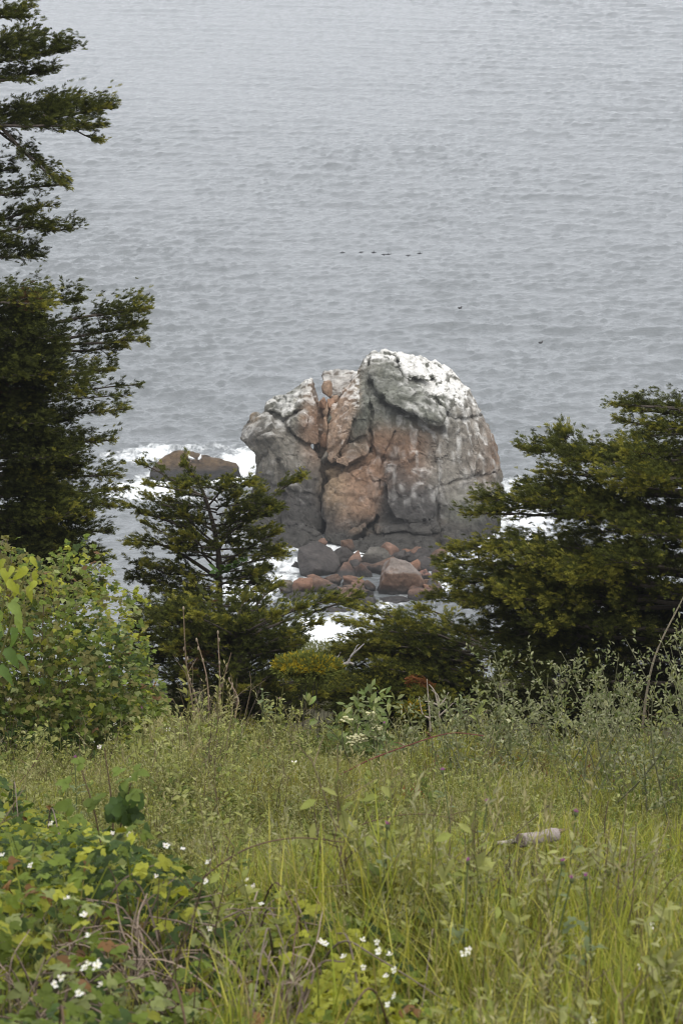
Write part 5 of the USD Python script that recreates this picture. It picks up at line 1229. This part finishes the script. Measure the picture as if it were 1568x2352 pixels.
for pts in ([(1013,1690),(1008,1640),(1006,1600),(990,1585)], [(1007,1625),(1022,1605),(1030,1590)], [(1007,1628),(998,1590),(985,1572)], [(988,1680),(986,1640),(982,1590),(980,1560)], [(986,1650),(970,1640),(962,1600)], [(1008,1645),(1030,1625),(1040,1615)], [(1006,1620),(985,1612),(975,1612)]):
    v, f = tube(curve([at(x, y, 20.6) for x, y in pts], 10), np.linspace(0.008, 0.003, 10), 5)
    obj('twig', (v, f), 'wood', bt, smooth=True, tint=(0.36, 0.31, 0.25))
# dry stalks before the low cypress
rd = np.random.default_rng(15)
for k, (x0, y0, x1, y1, lab) in enumerate([(445,1640,421,1400,'tallest dry brown stalk, leftmost of the row before the low cypress'),(480,1640,452,1470,'dry brown stalk second from the left before the low cypress'),(505,1660,500,1455,'straight dry stalk in the middle of the row before the low cypress'),(490,1650,531,1500,'pale dry stalk leaning right in the row before the low cypress'),(540,1650,525,1560,'short knobbly dry stalk right of the leaning pale one'),(460,1660,435,1560,'short dry stalk bent left at the foot of the tallest one')]):
    Y = 20.8
    a, b = at(x0, y0, Y), at(x1, y1, Y + rd.normal() * 0.1)
    s = thing('dry_stalk', lab, 'stalk')
    c = curve([a, (a + b) / 2 + rd.normal(size=3) * 0.02, b], 12)
    obj('stem', tube(c, np.linspace(0.007, 0.0035, 12), 5), 'wood', s, smooth=True, tint=np.array((0.22, 0.16, 0.11)) * rd.uniform(0.8, 1.3))
    for j in range(5):
        i = rd.integers(4, 12)
        m = trimesh.creation.icosphere(1, radius=0.011)
        obj('seed_pod', (np.array(m.vertices) * [0.7, 0.7, 1.6] + c[i] + rd.normal(size=3) * 0.006, np.array(m.faces)), 'wood', s, smooth=True, tint=(0.30, 0.24, 0.17))
# ------------------------------------------------------------------ flowering plants
def puff(name, label, cat, px, py, Y, rx, rz, n, cols, seed, leafc):
    """A shrub seen from afar: small leafy tufts through a mound."""
    r = np.random.default_rng(seed)
    p0 = at(px, py, Y); gz = float(ground(p0[0], p0[1]))
    t = thing(name, label, cat)
    hgt = p0[2] + rz - gz
    for k in range(5):
        e = np.array([p0[0] + r.normal() * rx * 0.5, p0[1] + r.normal() * rx * 0.3, p0[2] + rz * r.uniform(0, 0.8)])
        b = np.array([p0[0] + r.normal() * 0.1, p0[1], gz - 0.05])
        obj('stem', tube(curve([b, (b + e) / 2 + r.normal(size=3) * 0.06, e], 8), np.linspace(0.008, 0.004, 8), 5), 'wood', t, tint=(0.05, 0.045, 0.03))
    for nm, cnt_, col, sz, lo in (('foliage', n, leafc, 0.09, -1.0), ('blossom', n, cols, 0.065, 0.0)):
        d = unit(r.normal(size=(cnt_, 3))); d[:, 2] = np.where(d[:, 2] < lo, -d[:, 2], d[:, 2])
        rad = r.random(cnt_) ** 0.35 * (1 + 0.5 * fbm(d * 2.0 + seed, 3, seed))
        P_ = p0 + d * rad[:, None] * np.array([rx, rx * 0.7, rz])
        M = frames(unit(d + r.normal(size=(cnt_, 3)) * 0.6), np.array([0, 0, 1.0]), r.normal(size=cnt_), sz * r.uniform(0.6, 1.3, cnt_))
        B = Bag()
        v, f = tiled(SPRAYS[seed % 8], M, P_)
        B.add(v, f, np.repeat(np.array(col) * r.uniform(0.7, 1.25, (cnt_, 1)), len(SPRAYS[0][0]), 0))
        obj(nm, B.mesh(), 'foliage', t, tint=B.tint(), kind='stuff')
puff('yellow_shrub', 'yellow-flowering shrub in the gap beside the white snag', 'shrub', 705, 1530, 28.8, 0.36, 0.075, 1300, (0.46, 0.36, 0.03), 31, (0.15, 0.17, 0.04))
puff('yellow_shrub', 'small yellow-flowering sprig beside the bare sapling at the crest', 'shrub', 942, 1634, 24.0, 0.09, 0.05, 260, (0.48, 0.34, 0.03), 32, (0.12, 0.14, 0.03))
puff('pale_scrub', 'pale green scrub on the slope behind the yellow shrub', 'shrub', 735, 1503, 52.0, 0.75, 0.20, 900, (0.24, 0.25, 0.12), 33, (0.19, 0.21, 0.09))
# red docks
rk = np.random.default_rng(62)
dk = thing('red_dock', 'cluster of crimson flower spikes in the middle of the meadow', 'plant')
for x0, y0, x1, y1 in [(932,1858,930,1812),(946,1850,951,1806),(958,1862,962,1812),(968,1868,974,1830),(938,1872,934,1838),(952,1868,956,1836)]:
    g = on_ground(950, 1865, 0.02)
    a, b = at(x0, y0, g[1]), at(x1, y1, g[1] - 0.03)
    obj('stem', tube([a - [0, 0, 0.1], a, b], [0.003, 0.003, 0.002], 4), 'plain', dk, tint=(0.16, 0.05, 0.03))
    B = Bag()
    for k in range(26):
        u = rk.random(); q = a + (b - a) * (0.3 + 0.75 * u)
        m = OVAL[k % 4]; M = frames(unit(rk.normal(size=(1, 3)) + (b - a) * 8), np.array([0, 1.0, 0.2]), rk.normal(size=1), [0.032 * (1.2 - 0.6 * u)])[0]
        B.add(m[0] @ M.T + q, m[1], np.array((0.30, 0.018, 0.022)) * rk.uniform(0.6, 1.3))
    obj('flower_spike', B.mesh(), 'petal', dk, tint=B.tint(), kind='stuff')
# thistles
def thistle(px, py, lab, grp=None, h=0.42, s=0.020, seed=0):
    r = np.random.default_rng(seed)
    g = on_ground(px, py, h)
    p = g; b = np.array([p[0] + r.normal() * 0.04, p[1], ground(p[0], p[1]) - 0.02])
    t = thing('thistle', lab, 'thistle', grp)
    obj('stem', tube(curve([b, (b + p) / 2 + r.normal(size=3) * 0.012, p], 8), np.linspace(0.004, 0.0025, 8), 5), 'leaf', t, tint=(0.15, 0.19, 0.08))
    m = trimesh.creation.icosphere(2, radius=s * 0.5)
    obj('flower_head', (np.array(m.vertices) * [1, 1, 1.25] + p, np.array(m.faces)), 'leaf', t, smooth=True, tint=(0.13, 0.16, 0.07))
    B = Bag()
    for k in range(26):
        d = unit(np.array([r.normal() * 0.5, r.normal() * 0.5, 1.0])) * s * 1.1; w = unit(np.cross(d, r.normal(size=3))) * s * 0.10
        B.add([p + [0, 0, s * 0.3] - w, p + [0, 0, s * 0.3] + w, p + [0, 0, s * 0.35] + d], [(0, 1, 2)], (0.34, 0.10, 0.36))
    obj('floret', B.mesh(), 'petal', t, tint=B.tint(), kind='stuff')
    for k in range(6):
        v, f = leaflet(1, 0.32, 6, 0.3, 0.25, 0.5, k)
        u = r.uniform(0.1, 0.8); a = r.uniform(0, 6.28)
        M = frames(np.array([[math.cos(a), math.sin(a), 0.5]]), np.array([0, 0, 1.0]), np.zeros(1), [0.11 * (1.1 - 0.7 * u)])[0]
        obj('leaf', (v @ M.T + b + (p - b) * u, f), 'leaf', t, smooth=True, tint=(0.17, 0.21, 0.095))
TH = [(102,1530,'purple thistle below the bramble thicket at the left edge'),(112,1540,'lower of two purple thistles below the bramble thicket'),(230,1632,'bright purple thistle in the upper left meadow'),(326,1630,'small thistle right of the bright purple one in the upper left meadow'),(643,1608,'thistle beside the tall pale stalk at the crest'),(252,1536,'thistle at the right foot of the bramble thicket'),(172,1744,'thistle above the near bramble bush at the left'),
      (882,1664,'thistle just above the creamy flower heads'),(1016,1773,'thistle in the meadow left of the willow scrub'),(1118,1846,'purple thistle above the bleached log, to its left'),(1322,1870,'purple thistle above and right of the bleached log'),(889,1899,'purple thistle below the crimson spikes'),(1291,1983,'small purple thistle below the right end of the log'),(1312,2023,'left one of a close pair of purple thistles at the right'),(1344,2018,'right one of a close pair of purple thistles at the right'),(1074,1982,'purple thistle below the left end of the pale branch')]
for k, (x, y, lab) in enumerate(TH):
    thistle(x, y, lab, h=0.50 if y > 1700 else 0.42, s=0.017 if y < 1900 else 0.014, seed=700 + k)
def leafy_stalk(label, x0, y0, x1, y1, Y, n, L, col, seed, name='tall_stalk', cat='plant', protos=None, rad=0.007):
    r = np.random.default_rng(seed)
    t = thing(name, label, cat)
    a, b = at(x0, y0, Y), at(x1, y1, Y)
    c = curve([a, (a + b) / 2 + [r.normal() * 0.02, 0, 0], b], 12)
    obj('stem', tube(c, np.linspace(rad, rad * 0.5, 12), 5), 'leaf', t, tint=np.array(col) * 0.8)
    pr = protos or [leaflet(1, 0.34, 6, 0.3, 0.35, 0.3, k) for k in range(3)]
    for k in range(n):
        u = 0.15 + 0.87 * (k + r.random()) / n
        q = c[0] + (c[-1] - c[0]) * min(u, 1); an = r.uniform(0, 6.28)
        M = frames(np.array([[math.cos(an), math.sin(an), r.uniform(0.2, 1.1)]]), np.array([0, 0, 1.0]), r.normal(size=1) * 0.2, [L * (1.2 - 0.6 * u) * r.uniform(0.7, 1.2)])[0]
        v, f = pr[k % len(pr)]
        obj('leaf', (v @ M.T + q, f), 'leaf', t, smooth=True, tint=np.array(col) * r.uniform(0.75, 1.3))
leafy_stalk('tall pale thistle stalk without bloom at the crest left of centre', 612, 1690, 602, 1585, 20.3, 18, 0.09, (0.20, 0.24, 0.11), 801)
leafy_stalk('pale green leafy stalk beside the bare sapling', 1058, 1690, 1060, 1600, 20.2, 18, 0.09, (0.21, 0.25, 0.12), 802)
leafy_stalk('yellow-green leafy sprig at the crest left of the willow scrub', 1096, 1680, 1100, 1585, 19.8, 14, 0.10, (0.26, 0.29, 0.09), 803, protos=OVAL)
leafy_stalk('leafy yellowish sprig before the dry stalks', 430, 1660, 428, 1535, 20.0, 14, 0.10, (0.25, 0.25, 0.07), 804, protos=OVAL)
leafy_stalk('second yellowish sprig right of the first before the dry stalks', 498, 1670, 505, 1555, 20.1, 12, 0.09, (0.24, 0.24, 0.08), 805, protos=OVAL)
leafy_stalk('bright yellow-green vine shoot hanging from the right end of the thicket', 285, 1352, 345, 1398, 19.4, 14, 0.075, (0.30, 0.33, 0.04), 806, name='vine_shoot', cat='vine', protos=COMP4, rad=0.004)
leafy_stalk('green ivy sprig climbing in the slender cypress', 490, 1330, 560, 1285, 35.2, 22, 0.16, (0.075, 0.13, 0.035), 807, name='ivy_sprig', cat='ivy', protos=COMP4, rad=0.006)
# big-leaved shrub at the left edge
bl = thing('large_leaf_plant', 'lime-green plant with big pointed leaves at the left edge, above the thicket', 'plant')
rb = np.random.default_rng(17)
for pts in ([(-40,1700),(-10,1500),(10,1360),(20,1300)], [(-30,1600),(20,1450),(55,1330),(70,1282)]):
    obj('stem', tube(curve([at(x, y, 15.2) for x, y in pts], 12), np.linspace(0.008, 0.003, 12), 5), 'leaf', bl, smooth=True, tint=(0.22, 0.22, 0.07))
BIG = [leaflet(1, w, 8, 0.55, 0.6, 0.09, k, 0.33) for k, w in enumerate((0.46, 0.54, 0.40))]
for k, (x, y, L, yw) in enumerate([(70,1278,34,0),(60,1300,42,1),(78,1310,40,0),(50,1312,36,1),(85,1335,32,0),(66,1345,44,0),(40,1340,38,1),(14,1285,36,1),(30,1300,38,0),(2,1305,44,0),(20,1330,46,1),(0,1345,40,1),(45,1375,48,1),(20,1385,60,0),(40,1410,56,0),(0,1400,50,1),(25,1440,64,0),(5,1450,56,0),(60,1440,40,1),(10,1490,60,0),(35,1505,48,1),(-5,1530,60,0),(-30,1420,60,0),(-30,1330,50,0),(-20,1480,60,1)]):
    p = at(x, y, 15.1 + rb.normal() * 0.08)
    d = np.array([[rb.normal() * 0.7 + (0.4 if yw == 0 else -0.3), -0.5 + rb.normal() * 0.3, -0.55 - 0.5 * rb.random()]])
    v, f = BIG[k % 3]
    M = frames(unit(d), np.array([0.1 * rb.normal(), -0.6, 0.8]), rb.normal(size=1) * 0.3, [L * 0.00245 * 0.85])[0]
    col = np.array((0.34, 0.37, 0.06)) if y < 1360 else np.array((0.22, 0.29, 0.08))
    if y > 1425:
        col = np.array((0.12, 0.19, 0.05))
    obj('leaf', (v @ M.T + p, f), 'leaf', bl, smooth=True, tint=col * rb.uniform(0.8, 1.2))
# arching canes over the meadow
for k, (pts, rad, col, lab) in enumerate([
    ([(340,2140),(420,2060),(500,1990),(580,1945),(680,1925),(790,1935)], 0.0042, CANE * 1.1, 'long arching bramble cane rising out of the near bushes at left centre'),
    ([(690,1990),(745,1960),(810,1905),(880,1880),(960,1870),(1040,1880)], 0.004, CANE, 'thin brown cane arching across the middle of the meadow'),
    ([(760,1790),(800,1770),(850,1745),(930,1715),(1030,1685),(1110,1690)], 0.006, np.array([0.17, 0.06, 0.05]), 'red-brown bramble cane arching below the bare sapling'),
    ([(840,2180),(890,2110),(930,2085),(960,2105),(975,2150),(968,2190)], 0.0035, np.array([0.32, 0.28, 0.16]), 'straw-coloured cane bent in a hook at the bottom centre'),
    ([(920,2230),(990,2222),(1040,2245),(1060,2290),(1058,2340)], 0.0035, np.array([0.30, 0.26, 0.17]), 'pale cane bending down at the bottom, right of the bramble patch'),
    ([(1095,1990),(1120,1940),(1140,1890),(1150,1850)], 0.0045, np.array([0.10, 0.08, 0.05]), 'dark upright stem left of the bleached log'),
    ([(1130,1940),(1180,1915),(1225,1880),(1260,1850)], 0.004, np.array([0.12, 0.10, 0.06]), 'thin dark stem slanting across the bleached log'),
    ([(1390,2020),(1392,1960),(1388,1900),(1396,1840)], 0.0045, np.array([0.11, 0.085, 0.05]), 'dark upright weed stem right of the bleached log'),
    ([(20,1850),(45,1800),(75,1760),(105,1705)], 0.0045, CANE, 'bramble cane slanting up at the left edge of the meadow'),
    ([(60,1690),(100,1640),(130,1595),(155,1570)], 0.004, np.array([0.13, 0.11, 0.08]), 'thin bare twig slanting up below the thicket'),
    ([(540,1720),(565,1660),(590,1600),(600,1570)], 0.004, np.array([0.10, 0.08, 0.06]), 'dark bare twig rising at the crest left of centre'),
    ([(470,1760),(475,1700),(480,1640),(488,1600)], 0.005, np.array([0.11, 0.085, 0.06]), 'dark stem standing before the dry stalks')]):
    gy = on_ground(pts[0][0], pts[0][1] + 10, 0.05)[1]
    c = curve([at(x, y, gy + 0.02 * i) for i, (x, y) in enumerate(pts)], 26)
    cn = thing('bramble_cane' if k < 5 else 'dry_weed', lab, 'cane' if k < 5 else 'weed')
    obj('stem', tube(c, np.linspace(rad, rad * 0.5, 26), 5), 'wood', cn, smooth=True, tint=col)
    rk_ = np.random.default_rng(60 + k)
    for j in range(4 if k in (0, 1, 8, 9, 10) else 2):
        i = rk_.integers(8, 25)
        e = c[i] + np.array([rk_.normal() * 0.05, rk_.normal() * 0.03, 0.02 + 0.05 * rk_.random()])
        obj('twig', tube([c[i], (c[i] + e) / 2 + [0, 0, 0.008], e], [rad * 0.45, rad * 0.35, rad * 0.2], 4), 'wood', cn, tint=col)
# tangles of dead stems in the near brambles
for k, (x, y, w, h, n, lab) in enumerate([(320,2230,110,90,60,'tangle of bare dead stems in a hollow of the near bramble bush'),(640,2310,70,70,44,'tangle of grey dead stems at the bottom centre'),(60,2310,110,60,30,'dead brown stems at the bottom left corner'),(560,2170,90,40,16,'loose dead stems at the edge between the two bramble patches')]):
    r = np.random.default_rng(950 + k)
    t = thing('dead_brush', lab, 'dead stems')
    for j in range(n):
        b = on_ground(x + r.normal() * w * 0.5, y + r.normal() * h * 0.5 + 60, 0.0)
        e = b + np.array([r.normal() * 0.22, r.normal() * 0.14 - 0.05, r.uniform(0.05, 0.36)])
        m = (b + e) / 2 + np.array([r.normal() * 0.05, r.normal() * 0.05, r.uniform(0.02, 0.12)])
        obj('stem', tube(curve([b, m, e], 10), np.linspace(0.0042, 0.0018, 10) * r.uniform(0.7, 1.3), 4), 'wood', t, tint=np.array((0.26, 0.20, 0.155)) * r.uniform(0.6, 1.4))
# scattered white blossoms on trailing bramble in the meadow
rw = np.random.default_rng(61)
for k, (x, y, lab) in enumerate([(161,1539,'white blossom on the thicket foot at the left'),(386,1675,'white blossom beside a dry stem in the upper left meadow'),(434,1684,'white blossom at the upper left meadow, right of the dry stem'),(458,1662,'pale pink-white blossom nearest the dry stalks'),(264,1665,'white blossom low in the upper left meadow'),(212,1705,'white blossom above the dark leafy shoot'),(228,1716,'pink-white blossom right beside another above the dark leafy shoot'),(22,1608,'white blossom at the far left of the upper meadow'),(675,1752,'white blossom alone in the middle meadow'),(1474,2220,'whitish blossom in the tall grass at the lower right'),(1359,2347,'white blossom at the bottom edge, lower right'),(1492,2128,'tiny white blossom at the right edge in tall grass')]):
    p = on_ground(x, y, 0.27)
    t = thing('bramble_blossom', lab, 'flower')
    obj('stem', tube([p - [0, -0.01, 0.28], p - [0, 0, 0.1], p], [0.003, 0.0025, 0.002], 4), 'wood', t, tint=(0.15, 0.14, 0.06))
    flower(t, p, 0.034 if y < 1800 else 0.026, rw)
tag(obj('haze', hz, 'haze'), 'thin pale sea haze over water and slope', 'haze', kind='stuff')
